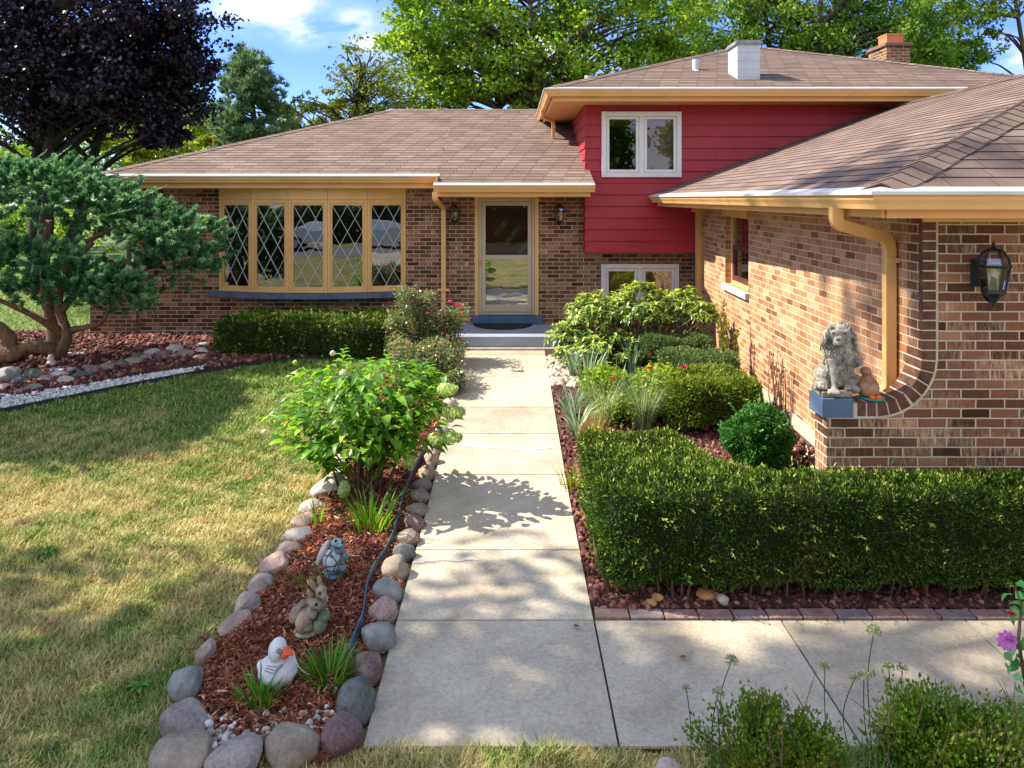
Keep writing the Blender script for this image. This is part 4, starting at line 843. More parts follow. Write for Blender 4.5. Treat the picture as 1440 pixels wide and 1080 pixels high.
for (x,y,w,h,k,l) in ((925,850,17,9,'rust','small tan stone under the hedge, nearest the walk'),(916,857,14,8,'rust','orange tinted stone on the lava rock below the small tan stone'),(995,845,34,10,'rust','long flat tan stone tucked under the hedge'),(1016,853,17,12,'pale','pale round stone just below the long flat tan stone')):
    boulder(x,y,w,h*1.3,8,k,l,'rock','stones lying under the front hedge','rock',seed=sd).location.z+=.05; sd+=1
# brick pavers edging the side path
PVM=m_rock('paver_brick',[(.3,hsv('7d6058')),(.5,hsv('93756a')),(.7,hsv('a68a7c'))],9,.008,.4); PVM2=m_rock('paver_grey_brick',[(.3,hsv('6e6060')),(.5,hsv('857674')),(.7,hsv('9a8b86'))],9,.008,.4)
x=.53; i=0
while x<3.6:
    w=.205; mb=MB(); z=g(4.67); y0=4.607+random.uniform(-.003,.004)
    mb.box((x,y0,z-.03),(x+w,y0+.098,z+.036+random.uniform(-.003,.003))); o=mb.build('brick_paver',PVM if i%3!=1 else PVM2,bevel=.006)
    o.rotation_euler.z=0; tag(o,f'{"reddish" if i%3!=1 else "greyish"} brick paver, {ordn[i]} from the walk in the row edging the side path','paver','brick pavers edging the side path'); x+=w+.009; i+=1
mb=MB(); z=g(4.76); mb.box((.53,4.712,z-.03),(.632,4.81,z+.04)); tag(mb.build('brick_paver',PVM,bevel=.006),'pinkish brick paver set behind the first of the row, at the walk corner','paver','brick pavers edging the side path')
# plastic lawn edging
EDG=m_plain('edging_black',hsv('26282c'),.5,.2); EDB=m_plain('edging_blue',hsv('47606c'),.45,.25,12)
mb=MB(); n=90; xs=np.linspace(-9,-1.7,n)
for a,b in zip(xs[:-1],xs[1:]):
    ya,yb=edge_y(a),edge_y(b); mb.hexa([(a,ya-.018,g(ya)-.03),(b,yb-.018,g(yb)-.03),(b,yb+.006,g(yb)-.03),(a,ya+.006,g(ya)-.03),(a,ya-.018,g(ya)+.045),(b,yb-.018,g(yb)+.045),(b,yb+.006,g(yb)+.045),(a,ya+.006,g(ya)+.045)])
tag(mb.build('lawn_edging',EDG,weld=True),'black plastic edging strip curving between the lawn and the gravel','edging')
mb=MB(); pp=[G(*p) for p in ((494,940),(500,922),(507,905),(513,885),(516,862),(519,842),(526,822),(538,800),(548,782),(556,765),(562,742),(566,722),(571,705),(577,688),(583,672),(592,655),(600,640),(605,622))]
def crom(P_,k=5):
    out=[]
    for i in range(len(P_)-1):
        a,b,c,d=P_[max(i-1,0)],P_[i],P_[i+1],P_[min(i+2,len(P_)-1)]
        for j in range(k):
            t=j/k; out.append(.5*((2*b)+(c-a)*t+(2*a-5*b+4*c-d)*t*t+(3*b-a-3*c+d)*t**3))
    out.append(P_[-1]); return out
pp=crom(pp,4)
for i,(a,b) in enumerate(zip(pp[:-1],pp[1:])):
    w=.003; h=lambda p:.105+.012*math.sin(p.y*9); z=.02; mb.hexa([(a.x-w,a.y,a.z+z),(b.x-w,b.y,b.z+z),(b.x+w,b.y,b.z+z),(a.x+w,a.y,a.z+z),(a.x-w-.015,a.y,a.z+h(a)),(b.x-w-.015,b.y,b.z+h(b)),(b.x+w-.015,b.y,b.z+h(b)),(a.x+w-.015,a.y,a.z+h(a))])
tag(mb.build('bed_edging',EDB,weld=True),'wavy blue grey plastic edging strip inside the stones along the walk','edging')

# ================================================================== HEDGES AND CLIPPED SHRUBS
YEW=[(0,hsv('182c0c')),(.35,hsv('304a15')),(.65,hsv('5e7824')),(.88,hsv('9cac42')),(1,hsv('c0c268'))]
HL=m_leaf('yew_leaves',YEW,.12,.7,spec=.15,patch=[(0,hsv('3a3a14')),(.5,hsv('6a6a24')),(.85,hsv('8a7a30')),(1,hsv('a8703a'))],pscale=.75); HLY=m_leaf('yellow_yew_leaves',[(0,hsv('32470f')),(.4,hsv('56701c')),(.75,hsv('7d922a')),(1,hsv('a8b048'))],.3,.5)
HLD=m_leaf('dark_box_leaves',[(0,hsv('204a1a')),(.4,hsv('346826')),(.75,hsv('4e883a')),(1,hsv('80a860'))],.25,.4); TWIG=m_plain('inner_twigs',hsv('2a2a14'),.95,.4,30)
HLG=m_leaf('dusty_yew_leaves',[(0,hsv('3a5224')),(.4,hsv('567038')),(.75,hsv('74884c')),(1,hsv('94a066'))],.25,.55)
def clipped(name,label,bm,n,mat,L=.035,W=.012,rough=.05,cat='hedge',group=None,shoots=0,lump=.05,lf=2.2,poly=None,z0=0,stray=0):
    nm=NM()
    if poly:                                         # bare woody stems at the foot
        mbx=MB()
        for (xa,ya),(xb,yb_) in zip(poly,poly[1:]+poly[:1]):
            k=int(math.hypot(xb-xa,yb_-ya)/.09)
            for i in range(k):
                t=(i+random.random())/k; x=xa+(xb-xa)*t; y=ya+(yb_-ya)*t; cx_,cy_=x+(.09 if x<1 else 0),y+(.09 if y<4.8 else -.08); p0=(cx_+random.uniform(-.03,.03),cy_+random.uniform(-.02,.04),g(y)+.01); mbx.tube([p0,(x+.03+random.uniform(-.05,.05),cy_,z0+.02),(x+random.uniform(-.08,.08),y+.02,z0+.16)],[.011,.008,.004],5)
        nm.mb(mbx,2)
    if stray:
        q,M=sample(bm.copy(),stray); ok=M[:,2]>-.2; q=q[ok]; M=M[ok]; m=len(q); ax=unit(M+rdir(m)*.5+np.array([[0,0,.35]])); ln=rng.uniform(.04,.11,m)[:,None]
        for t in np.linspace(.1,1,9): leaf(nm,q+ax*ln*t,unit(ax+rdir(m)*.9),rdir(m),L*1.1,W,0,np.clip(.55+.35*t+.1*rng.normal(size=m),0,1))
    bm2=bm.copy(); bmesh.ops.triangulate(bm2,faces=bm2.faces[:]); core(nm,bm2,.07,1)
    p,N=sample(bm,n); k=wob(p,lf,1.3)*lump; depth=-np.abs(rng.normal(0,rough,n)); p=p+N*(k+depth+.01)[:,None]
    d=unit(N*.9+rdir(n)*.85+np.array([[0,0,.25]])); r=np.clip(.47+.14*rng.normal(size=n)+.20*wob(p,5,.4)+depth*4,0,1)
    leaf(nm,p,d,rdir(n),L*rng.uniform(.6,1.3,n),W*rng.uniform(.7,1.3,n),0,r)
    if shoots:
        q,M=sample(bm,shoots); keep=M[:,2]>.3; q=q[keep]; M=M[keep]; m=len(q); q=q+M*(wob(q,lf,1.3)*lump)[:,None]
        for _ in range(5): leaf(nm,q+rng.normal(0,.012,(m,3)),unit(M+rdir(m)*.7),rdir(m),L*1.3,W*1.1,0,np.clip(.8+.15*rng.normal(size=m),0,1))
    o=nm.build(name,[mat,TWIG,STEM]); tag(o,label,cat,group); bm2.free(); bm.free(); return o
def rpoly(pts,r=.25,k=5):
    out=[]; n=len(pts)
    for i in range(n):
        a=Vector((*pts[i-1],0)); b=Vector((*pts[i],0)); c=Vector((*pts[(i+1)%n],0)); rr=min(r,(a-b).length*.45,(c-b).length*.45); p=b+(a-b).normalized()*rr; q=b+(c-b).normalized()*rr
        for j in range(k+1): t=j/k; v=p*(1-t)**2+b*2*t*(1-t)+q*t*t; out.append((v.x,v.y))
    return out
Lp=rpoly([(.60,4.66),(5.2,4.66),(5.2,5.16),(1.72,5.16),(1.42,5.45),(1.30,6.08),(.58,6.08)],.14,4)
Lp=rpoly([(.60,4.72),(5.2,4.72),(5.2,5.195),(1.78,5.195),(1.45,5.5),(1.32,6.10),(.57,6.10)],.14,4)
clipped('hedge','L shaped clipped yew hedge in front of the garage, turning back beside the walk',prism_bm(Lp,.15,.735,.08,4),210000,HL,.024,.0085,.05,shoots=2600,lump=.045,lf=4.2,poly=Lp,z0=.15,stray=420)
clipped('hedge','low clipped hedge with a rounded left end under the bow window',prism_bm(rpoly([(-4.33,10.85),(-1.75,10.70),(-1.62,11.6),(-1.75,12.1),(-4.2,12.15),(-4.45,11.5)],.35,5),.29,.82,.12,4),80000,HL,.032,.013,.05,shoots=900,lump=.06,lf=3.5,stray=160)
def cbox(x0,x1,y0,y1,z0,z1,r=.25,b=.12): return prism_bm(rpoly([(x0,y0),(x1,y0),(x1,y1),(x0,y1)],r,4),z0,z1,b)
clipped('clipped_shrub','boxy yellow green clipped shrub against the garage wall, behind the round one',cbox(1.66,2.70,7.75,8.6,.24,.69,.3,.14),42000,HLY,.028,.011,.06,'shrub','clipped shrubs along the garage wall',shoots=500,lump=.09,lf=3.2,stray=90)
clipped('clipped_shrub','flat topped grey green shrub just behind the boxy yellow green one',cbox(1.84,2.82,8.95,9.6,.40,.70,.3,.12),22000,HLG,.028,.011,.05,'shrub','clipped shrubs along the garage wall',lump=.08,lf=3.4,stray=60)
clipped('clipped_shrub','flat topped grey green shrub farthest back, next to the big glossy bush',cbox(1.68,2.70,9.75,10.4,.45,.80,.3,.14),22000,HLG,.028,.011,.05,'shrub','clipped shrubs along the garage wall',lump=.08,lf=3.4,stray=60)
clipped('clipped_shrub','small round dark green clipped ball between the hedge and the garage wall',ball_bm((2.26,6.85,.42),(.30,.28,.28)),26000,HLD,.024,.014,.04,'shrub','clipped shrubs along the garage wall',shoots=260,lump=.085,lf=5,stray=50)
# little boxwood bushes at the bottom right, in front of the side path
BXM=m_leaf('boxwood_leaves',[(0,hsv('26420f')),(.45,hsv('42661c')),(.8,hsv('6e8a2a')),(1,hsv('a8963a'))],.3,.4,patch=[(0,hsv('5a5a1c')),(.5,hsv('94902e')),(1,hsv('ccb848'))],pscale=3.2)
def loose_bush(name,label,c,r,n,mat,L,W,group=None,cat='shrub',ntw=60,tips=.35):
    t=thing(name,label,cat,(c[0],c[1],g(c[1])),group); mb=MB(); base=Vector((c[0],c[1],g(c[1]))); ends=[]
    for i in range(ntw):
        d=rng.normal(size=3); d[2]=abs(d[2])+.2; d/=np.linalg.norm(d); lf_=1+.38*math.sin(3.1*d[0]+c[0]*9)*math.cos(2.7*d[2]+c[0]*5)+rng.normal(0,.10); d=d*lf_; e=Vector((c[0]+d[0]*r[0]*.92,c[1]+d[1]*r[1]*.92,c[2]+d[2]*r[2]*.9)); b=base+Vector((rng.normal(0,.06),rng.normal(0,.05),0)); m=b.lerp(e,.5)+Vector((rng.normal(0,.03),rng.normal(0,.03),.03)); mb.tube([b,m,e],[.007,.005,.002],4); ends.append(e)
    mb.build('stems',STEM,t); nm=NM(); ends=np.array(ends); k=rng.integers(0,ntw,n); tt=1-np.abs(rng.normal(0,tips,n)); tt=np.clip(tt,.25,1.03); b0=np.array(base); p=b0+(ends[k]-b0)*tt[:,None]+rng.normal(0,.030,(n,3))*np.array(r)/.3
    p[:,2]=np.maximum(p[:,2],g(c[1])+.03); d=unit((ends[k]-b0)+rdir(n)*.55*np.linalg.norm(ends[k]-b0,axis=1,keepdims=True)); leaf(nm,p,d,rdir(n),L*rng.uniform(.6,1.3,n),W*rng.uniform(.7,1.3,n),0,np.clip(.25+.5*tt*rng.uniform(.5,1.3,n),0,1)); nm.build('foliage',mat,t)
    if ntw>=40:
        mb=MB()
        for i in range(26):
            a=rng.uniform(0,6.28); b=Vector((c[0]+math.cos(a)*r[0]*.5,c[1]-r[1]*.3+math.sin(a)*.08,g(c[1])+.05)); e=b+Vector((rng.normal(0,.10),rng.normal(-.03,.04),rng.uniform(.28,.62)*r[2]/.3)); m=b.lerp(e,.5)+Vector((rng.normal(0,.02),0,0)); mb.tube([b,m,e],[.004,.003,.0012],4)
            for k in range(3): q=m.lerp(e,rng.random()); mb.tube([q,q+Vector((rng.normal(0,.05),rng.normal(0,.03),rng.uniform(.02,.07)))],[.002,.001],4)
        mb.build('dry_twigs',STEM,t)
    return t
loose_bush('boxwood_bush','loose boxwood bush at the bottom edge, nearer the walk',(1.08,3.10,.26),(.30,.22,.30),15000,BXM,.022,.012,'boxwoods in front of the side path',ntw=46)
loose_bush('boxwood_bush','wider boxwood bush at the bottom right, yellowing on one side',(1.80,3.12,.25),(.42,.24,.29),22000,BXM,.022,.012,'boxwoods in front of the side path',ntw=70)
loose_bush('boxwood_bush','small boxwood sprig poking in at the right picture edge',(2.46,3.2,.25),(.2,.2,.42),3200,BXM,.028,.014,'boxwoods in front of the side path',ntw=40)

# ================================================================== FLOWERING SHRUBS
HYL=m_leaf('hydrangea_leaves',[(0,hsv('305c18')),(.4,hsv('548428')),(.75,hsv('80ae36')),(1,hsv('b0d054'))],.45,.4,tcol=1.7)
FLG=m_leaf('lime_blossom',[(0,hsv('a4bc58')),(.5,hsv('c4d888')),(1,hsv('e8eec0'))],.5,.7,tcol=1.3); FLW=m_leaf('cream_blossom',[(0,hsv('b8bf92')),(.5,hsv('dcdcc0')),(1,hsv('f0eedf'))],.35,.7)
def blossom(c,r,d,mat,parent,label,n=420,el=1.1):
    nm=NM(); u=rng.random(n); a=rng.uniform(0,2*PI,n); d=Vector(d).normalized(); s=d.orthogonal().normalized(); t=d.cross(s)
    rad=np.sqrt(np.clip(1-(2*u-1)**2,0,1))*(1-.45*u); ax=(u-.4)*2.1
    q=np.array(c)+np.outer(ax*r*el,d)+np.outer(rad*np.cos(a)*r*.8,s)+np.outer(rad*np.sin(a)*r*.8,t); nrm=unit(q-np.array(c))
    q=q+rng.normal(0,r*.06,(n,3))
    for k in range(2): leaf(nm,q,unit(np.cross(nrm,rdir(n))),nrm,r*.26,r*.2,0,np.clip(.5+.3*rng.normal(size=n),0,1))
    o=nm.build('flower_head',mat,parent); o['label']=label
hy=thing('hydrangea_bush','big leafy hydrangea with lime flower cones, standing in the mulch beside the walk','shrub',tuple(G(520,700)))
hb=G(522,702); mb=MB(); tips=[]
for i in range(30):
    a=rng.uniform(0,2*PI); e=Vector((hb.x+math.cos(a)*rng.uniform(.12,.76)-.05,hb.y+math.sin(a)*rng.uniform(.1,.5),hb.z+rng.uniform(.5,1.15))); b=hb+Vector((rng.normal(0,.08),rng.normal(0,.06),0)); m=b.lerp(e,.45)+Vector((0,0,.07)); mb.tube([b,b.lerp(m,.5)+Vector((rng.normal(0,.015),0,.02)),m,e],[.013,.011,.008,.004],6); tips.append((b,m,e))
mb.build('stems',STEM,hy); nm=NM(); C=[];D=[]
for b,m,e in tips:
    for k in range(34):
        t=1-abs(rng.normal(0,.33)); 
        if t<.28: continue
        p=m.lerp(e,(t-.45)/.55) if t>.45 else b.lerp(m,t/.45); a=rng.uniform(0,2*PI); C.append(p+Vector((rng.normal(0,.035),rng.normal(0,.035),rng.normal(0,.03)))); D.append((math.cos(a),math.sin(a),rng.uniform(-.25,.55)))
for k in range(640):
    a=rng.uniform(0,2*PI); rr=math.sqrt(rng.random()); zz=rng.uniform(.44,1.14); w=.80*math.sin(min(1,(zz-.12)/.6)*PI/2)*(1-.35*max(0,zz-.85)/.3); C.append((hb.x-.06+math.cos(a)*rr*w,hb.y+math.sin(a)*rr*w*.7,hb.z+zz)); D.append((math.cos(a),math.sin(a),rng.uniform(-.4,.5)))
n=len(C); C=np.array([tuple(c) for c in C]); leaf6(nm,C,np.array(D),unit(np.array([[0,0,1.]])+.35*rdir(n)),.125*rng.uniform(.6,1.25,n),.062*rng.uniform(.8,1.2,n),0,np.clip(.45+.25*rng.normal(size=n),0,1),.3)
# upright leader shoots
for (px,py) in ((483,492),(410,556),(392,595),(605,515),(562,512),(520,505),(455,530),(580,535),(430,545),(505,525),(545,500)):
    q=P(px,py,hb.y); mm_=12
    for k in range(mm_):
        a=k*2.4; leaf6(nm,np.array([[q.x,q.y,q.z-.012*k]]),np.array([[math.cos(a),math.sin(a),.5-.03*k]]),np.array([[0,0,1.]]),.055+.007*k,.028+.003*k,0,np.array([.75]))
nm.build('foliage',HYL,hy)
for i,(px,py,r,mat,l) in enumerate(((627,548,.075,FLG,'upper lime flower cone overhanging the walk'),(635,580,.085,FLG,'middle lime flower cone overhanging the walk'),(632,616,.08,FLG,'lowest double lime flower cone over the walk'),(612,618,.07,FLG,None),(575,648,.075,FLG,None),(484,690,.07,FLG,None),(483,526,.048,FLW,'cream flower head on the lawn side'),(468,497,.034,FLW,None),(415,527,.044,FLW,'white flower head farthest left'),(372,608,.03,FLW,None),(446,540,.035,FLW,None),(527,580,.045,FLW,None),(575,579,.035,FLG,None),(415,510,.03,FLG,None))):
    q=P(px,py,hb.y-.18 if i<6 else hb.y-.1+.2*(i%3)); d=(.8,-.2,.1) if i in (0,1,2,3) else (.1,-.4,.8)
    blossom(q,r,d,mat,hy,l or 'small flower cone among the leaves',el=1.1 if mat is FLG and i<6 else .6)
# roses on the left of the walk
ROS=m_leaf('rose_leaves',[(0,hsv('35461e')),(.35,hsv('586e34')),(.62,hsv('84935c')),(.82,hsv('a6a888')),(.90,hsv('a8683a')),(1,hsv('bc5c30'))],.3,.22,spec=1.0)
PINK=m_leaf('pink_petals',[(0,hsv('c81f55')),(.6,hsv('e8487e')),(1,hsv('f58fae'))],.3,.5); REDP=m_leaf('red_petals',[(0,hsv('a80f2c')),(.6,hsv('d01c48')),(1,hsv('e84a6a'))],.3,.5)
def rose(c,r,mat,parent,n=26):
    nm=NM(); k=np.arange(n); ph=k*2.399; t=k/n; d=np.stack([np.cos(ph)*(.25+t),np.sin(ph)*(.25+t),1.15-t*.9],1); C=np.repeat(np.array([list(c)]),n,0)
    leaf(nm,C,d,unit(-d+np.array([[0,0,2.]])),r*(.7+.5*t),r*.95,0,rng.random(n),.3,.7); nm.build('rose_bloom',mat,parent)
def rosebush(label,base,blobs,n,flowers,mat=ROS,group='rose bushes beside the walk',name='rose_bush',L=.042,W=.026,dens=1):
    t=thing(name,label,'rose bush',tuple(base),group); mb=MB(); nm=NM(); B=Vector(base); C=[];D=[];Rn=[]
    for (x,y,z,rx,ry,rz,w) in blobs:
        ns=int(12*w)
        for i in range(ns):
            d=rng.normal(size=3); d/=np.linalg.norm(d); e=Vector((x+d[0]*rx,y+d[1]*ry,z+d[2]*rz)); b=B+Vector((rng.normal(0,.1),rng.normal(0,.1),0)); m=b.lerp(e,.5)+Vector((rng.normal(0,.05),rng.normal(0,.05),.05)); mb.tube([b,m,e],[.008,.006,.003],5)
            for k in range(int(n*w/ns*.45)):
                tt=rng.uniform(.35,1.05); p=b.lerp(m,tt*2) if tt<.5 else m.lerp(e,(tt-.5)*2); C.append((p.x+rng.normal(0,.035),p.y+rng.normal(0,.035),p.z+rng.normal(0,.03))); D.append((rng.normal(),rng.normal(),rng.normal()*.5)); Rn.append(np.clip(rng.normal(.42,.2)+(.30 if tt>.97 else 0),0,1))
        m_=int(n*w*.55); q=rdir(m_)*(rng.random((m_,1))**.4)*np.array([[rx,ry,rz]])+np.array([[x,y,z]])
        for v in q: C.append(tuple(v)); D.append((rng.normal(),rng.normal(),rng.normal()*.5)); Rn.append(np.clip(rng.normal(.45,.2)+(.25 if v[2]>z+rz*.55 and rng.random()<.4 else 0),0,1))
    mb.build('stems',STEM,t); k=len(C); leaf(nm,np.array(C),np.array(D),unit(np.array([[0,0,1.]])+.5*rdir(k)),L*rng.uniform(.6,1.3,k),W*rng.uniform(.7,1.2,k),0,np.array(Rn)); nm.build('foliage',mat,t)
    for c,r,m in flowers: rose(c,r,m,t)
    return t

Y1=10.6
def BP(px,py,y,rx,ry,w,dy=.3):
    s=F/y; p=P(px,py,y); return (p.x,p.y,p.z,rx/s,dy,ry/s,w)
fl=[(P(x,y,Y1-.35),r,m) for x,y,r,m in ((633,425,.035,PINK),(644,430,.055,PINK),(650,437,.042,PINK),(648,445,.03,REDP),(602,441,.025,PINK))]
rosebush('taller glossy rose bush by the porch with hot pink blooms and reddish new shoots',G(598,510),[BP(578,440,Y1,30,30,1.1),BP(610,462,Y1,40,38,1.5),BP(634,450,Y1,20,18,.5),BP(570,412,Y1,16,12,.35),BP(652,440,Y1,10,14,.2),BP(590,492,Y1,36,20,.7),BP(552,455,Y1,14,12,.25),BP(600,418,Y1,12,12,.25),BP(640,490,Y1-.3,20,18,.5),BP(560,480,Y1-.3,18,14,.35)],2100,fl)
Y2=9.5
rosebush('lower sprawling rose bush with orange tinged leaves, behind the hydrangea',G(600,560),[BP(580,505,Y2,36,22,1.2),BP(625,515,Y2,24,28,.9),BP(598,535,Y2,40,20,.9),BP(640,530,Y2-.2,14,18,.4),BP(555,490,Y2+.2,14,14,.3),BP(610,487,Y2+.3,22,14,.4)],2300,[(P(607,526,Y2-.3),.022,REDP),(P(556,500,Y2-.3),.02,PINK)])
# big glossy bush right of the door: whorls of narrow leaves
PIE=m_leaf('pieris_leaves',[(0,hsv('2c4c1c')),(.35,hsv('54762e')),(.6,hsv('8ea448')),(.85,hsv('b0c04c')),(1,hsv('d0da74'))],.35,.28,spec=.7)
def whorl_bush(label,base,blobs,nw,L=.11,W=.026):
    t=thing('broadleaf_bush',label,'shrub',tuple(base)); mb=MB(); nm=NM(); tot=sum(b[6] for b in blobs)
    for (x,y,z,rx,ry,rz,w) in blobs:
        m=int(nw*w/tot); d=rdir(m); d[:,2]=np.abs(d[:,2])*.9-.25*rng.random(m); d=unit(d); inner=np.where(rng.random(m)<.35,rng.uniform(.5,.9,m),rng.uniform(.92,1.08,m)); c=np.array([[x,y,z]])+d*np.array([[rx,ry,rz]])*inner[:,None]
        for i in range(0,m,3):
            e=Vector(c[i]); b=Vector(base)+Vector((rng.normal(0,.15),rng.normal(0,.1),0)); mb.tube([b,b.lerp(e,.6)+Vector((0,0,-.05)),e],[.012,.008,.004],5)
        k=11
        for j in range(k):
            a=2*PI*j/k+rng.uniform(0,6.28,m); up=unit(d*.5+np.array([[0,0,.8]])); s=unit(np.cross(up,rdir(m))); tt=np.cross(up,s); rad=s*np.cos(a)[:,None]+tt*np.sin(a)[:,None]; lift=rng.uniform(-.25,.55,m) if j<8 else rng.uniform(.6,1.3,m)
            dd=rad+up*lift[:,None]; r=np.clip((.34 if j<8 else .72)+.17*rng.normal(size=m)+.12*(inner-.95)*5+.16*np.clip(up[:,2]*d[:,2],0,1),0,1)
            leaf6(nm,c+up*(.01*j/k),dd,up,L*rng.uniform(.7,1.2,m)*(1 if j<8 else .65),W*rng.uniform(.8,1.2,m),0,r,.35)
    mb.build('stems',STEM,t); nm.build('foliage',PIE,t); return t
YP=10.55
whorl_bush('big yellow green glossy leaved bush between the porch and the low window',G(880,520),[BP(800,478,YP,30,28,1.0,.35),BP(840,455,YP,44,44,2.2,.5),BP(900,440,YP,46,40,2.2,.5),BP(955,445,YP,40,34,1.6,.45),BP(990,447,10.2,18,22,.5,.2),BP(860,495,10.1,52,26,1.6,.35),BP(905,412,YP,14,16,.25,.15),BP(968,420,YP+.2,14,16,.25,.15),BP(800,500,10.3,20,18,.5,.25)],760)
loose_bush('young_shrub','thin young shrub leaning on the brick wall behind the clipped shrubs',(2.75,9.35,.85),(.14,.2,.35),260,m_leaf('young_shrub_leaves',[(0,hsv('4d5a20')),(.6,hsv('7d8a34')),(1,hsv('8a5a3a'))],.3,.4),.05,.03,ntw=8)
loose_bush('dead_twig_shrub','small dry twiggy shrub against the sunlit brick wall',(2.83,7.9,.75),(.07,.25,.36),150,m_leaf('dry_leaves',[(0,hsv('4a2c18')),(1,hsv('7a5030'))],.1,.7),.03,.016,ntw=16)
# small red rose with bright leaves, right bed
YL=m_leaf('bright_rose_leaves',[(0,hsv('3c5a16')),(.5,hsv('7a9a24')),(1,hsv('b8c848'))],.45,.35)
rosebush('low rose bush with bright leaves and red blooms among the iris clumps',G(905,575),[BP(850,540,8.6,36,26,1.2,.3),BP(925,545,8.4,46,32,1.7,.35),BP(890,572,8.2,50,20,1.0,.3)],2300,[(P(914,519,8.3),.04,REDP),(P(962,518,8.3),.042,REDP),(P(862,533,8.3),.032,REDP),(P(914,500,8.6),.02,REDP)],YL,None,L=.055,W=.028)
# strap-leaved clumps
IRIS=m_leaf('iris_leaves',[(0,hsv('4a6b4a')),(.5,hsv('7d9a78')),(.85,hsv('b3c4a4')),(1,hsv('c9bf8c'))],.3,.4)
LILY=m_leaf('lily_leaves',[(0,hsv('2c5a14')),(.5,hsv('4c8620')),(1,hsv('86b03c'))],.4,.4,tcol=1.6); FINE=m_leaf('fine_grass_leaves',[(0,hsv('5a7848')),(.5,hsv('8aa070')),(1,hsv('bcc49a'))],.3,.5)
def clump(name,label,c,n,L,W,mat,cat='plant',group=None,**kw):
    c=(c.x,c.y,c.z) if hasattr(c,'x') else c; nm=NM(); straps(nm,c,n,L,W,**kw); o=nm.build(name,mat); tag(o,label,cat,group); return o
ir='iris clumps beside the walk'
clump('iris_clump','tall blue green iris clump arching over the right edge of the walk, the upper one',G(826,566),62,.66,.036,IRIS,group=ir,spread=.5,arch=.7)
clump('iris_clump','lower iris clump whose leaves lie flat across the walk edge',G(812,618),44,.55,.032,IRIS,group=ir,spread=1.1,arch=1.1)
clump('iris_clump','iris clump with upright silver leaves in the middle of the right bed',G(866,580),64,.62,.032,IRIS,group=ir,spread=.6,arch=.8)
clump('iris_clump','iris leaves spilling over the walk edge between the upper and lower clump',G(803,590),36,.52,.03,IRIS,group=ir,spread=1.0,arch=1.0)
clump('iris_clump','small iris tuft with long pointed leaves in front of the glossy bush',G(890,535),30,.58,.03,IRIS,group=ir,spread=.5,arch=.5)
clump('iris_clump','iris clump at the far end of the strap leaved group, beside the pale river gravel',G(806,535),40,.5,.03,IRIS,group=ir,spread=.6,arch=.8)
clump('iris_clump','iris clump right of the fine silvery grass, against the boxy yellow green shrub',G(968,600),36,.55,.028,IRIS,group=ir,spread=.7,arch=.9)
clump('ornamental_grass','fine silvery ornamental grass right behind the hedge corner',G(905,605),620,.66,.009,FINE,spread=.9,arch=.9,rbase=.10,seg=5)
clump('ornamental_grass','arching pale grass spilling toward the walk between the iris clumps',G(848,596),460,.55,.009,m_leaf('pale_arch_grass',[(0,hsv('6a8450')),(.5,hsv('a0b080')),(1,hsv('d0d0a8'))],.35,.5),spread=1.0,arch=.95,rbase=.16,seg=5)
clump('ornamental_grass','narrow yellowish grass tuft beside the walk below the irises',G(830,632),170,.38,.009,m_leaf('straw_grass',[(0,hsv('6a7028')),(.6,hsv('9a9440')),(1,hsv('b8783a'))],.3,.6),spread=.7,arch=.6,rbase=.1,seg=4)
clump('small_plant','yellow green grassy tuft squeezed between the hedge and the walk',G(806,690),40,.24,.014,m_leaf('tuft',[(0,hsv('5a7418')),(.7,hsv('8a9a28')),(1,hsv('c8b82c'))],.35,.5),spread=.6,arch=.6,rbase=.12,seg=4)
dl='daylily clumps in the mulch strip'
clump('daylily_clump','largest bright green daylily clump, below the hydrangea by the blue edging',G(520,752),85,.40,.017,LILY,group=dl,spread=.75,arch=.95,rbase=.16)
clump('daylily_clump','sparse daylily tuft left of the largest clump, near the pale stones',G(447,745),18,.30,.014,LILY,group=dl,spread=.7,arch=.7,rbase=.1)
clump('daylily_clump','bushy daylily clump just right of the white duck',G(464,972),130,.27,.013,LILY,group=dl,spread=1.1,arch=.9,rbase=.09)
clump('daylily_clump','daylily clump in front of the white duck, nearest the front stones',G(367,1005),95,.25,.013,LILY,group=dl,spread=.9,arch=.8,rbase=.07)
clump('grass_tuft','grass tuft growing behind the rabbit pair on the lawn side',G(428,836),50,.15,.008,LILY,group=dl,spread=.9,arch=.7,rbase=.05,seg=4)
clump('grass_tuft','grass tuft between the rabbit pair and the turtle',G(470,826),34,.24,.009,LILY,group=dl,spread=1.0,arch=.9,rbase=.05,seg=4)
clump('grass_tuft','tuft of long lawn grass against the rough edge behind the pink stones',G(384,834),40,.10,.006,m_leaf('dry_tuft',[(0,hsv('6a6a2c')),(1,hsv('b8a860'))],.3,.6),spread=1.0,arch=.5,rbase=.06,seg=3)
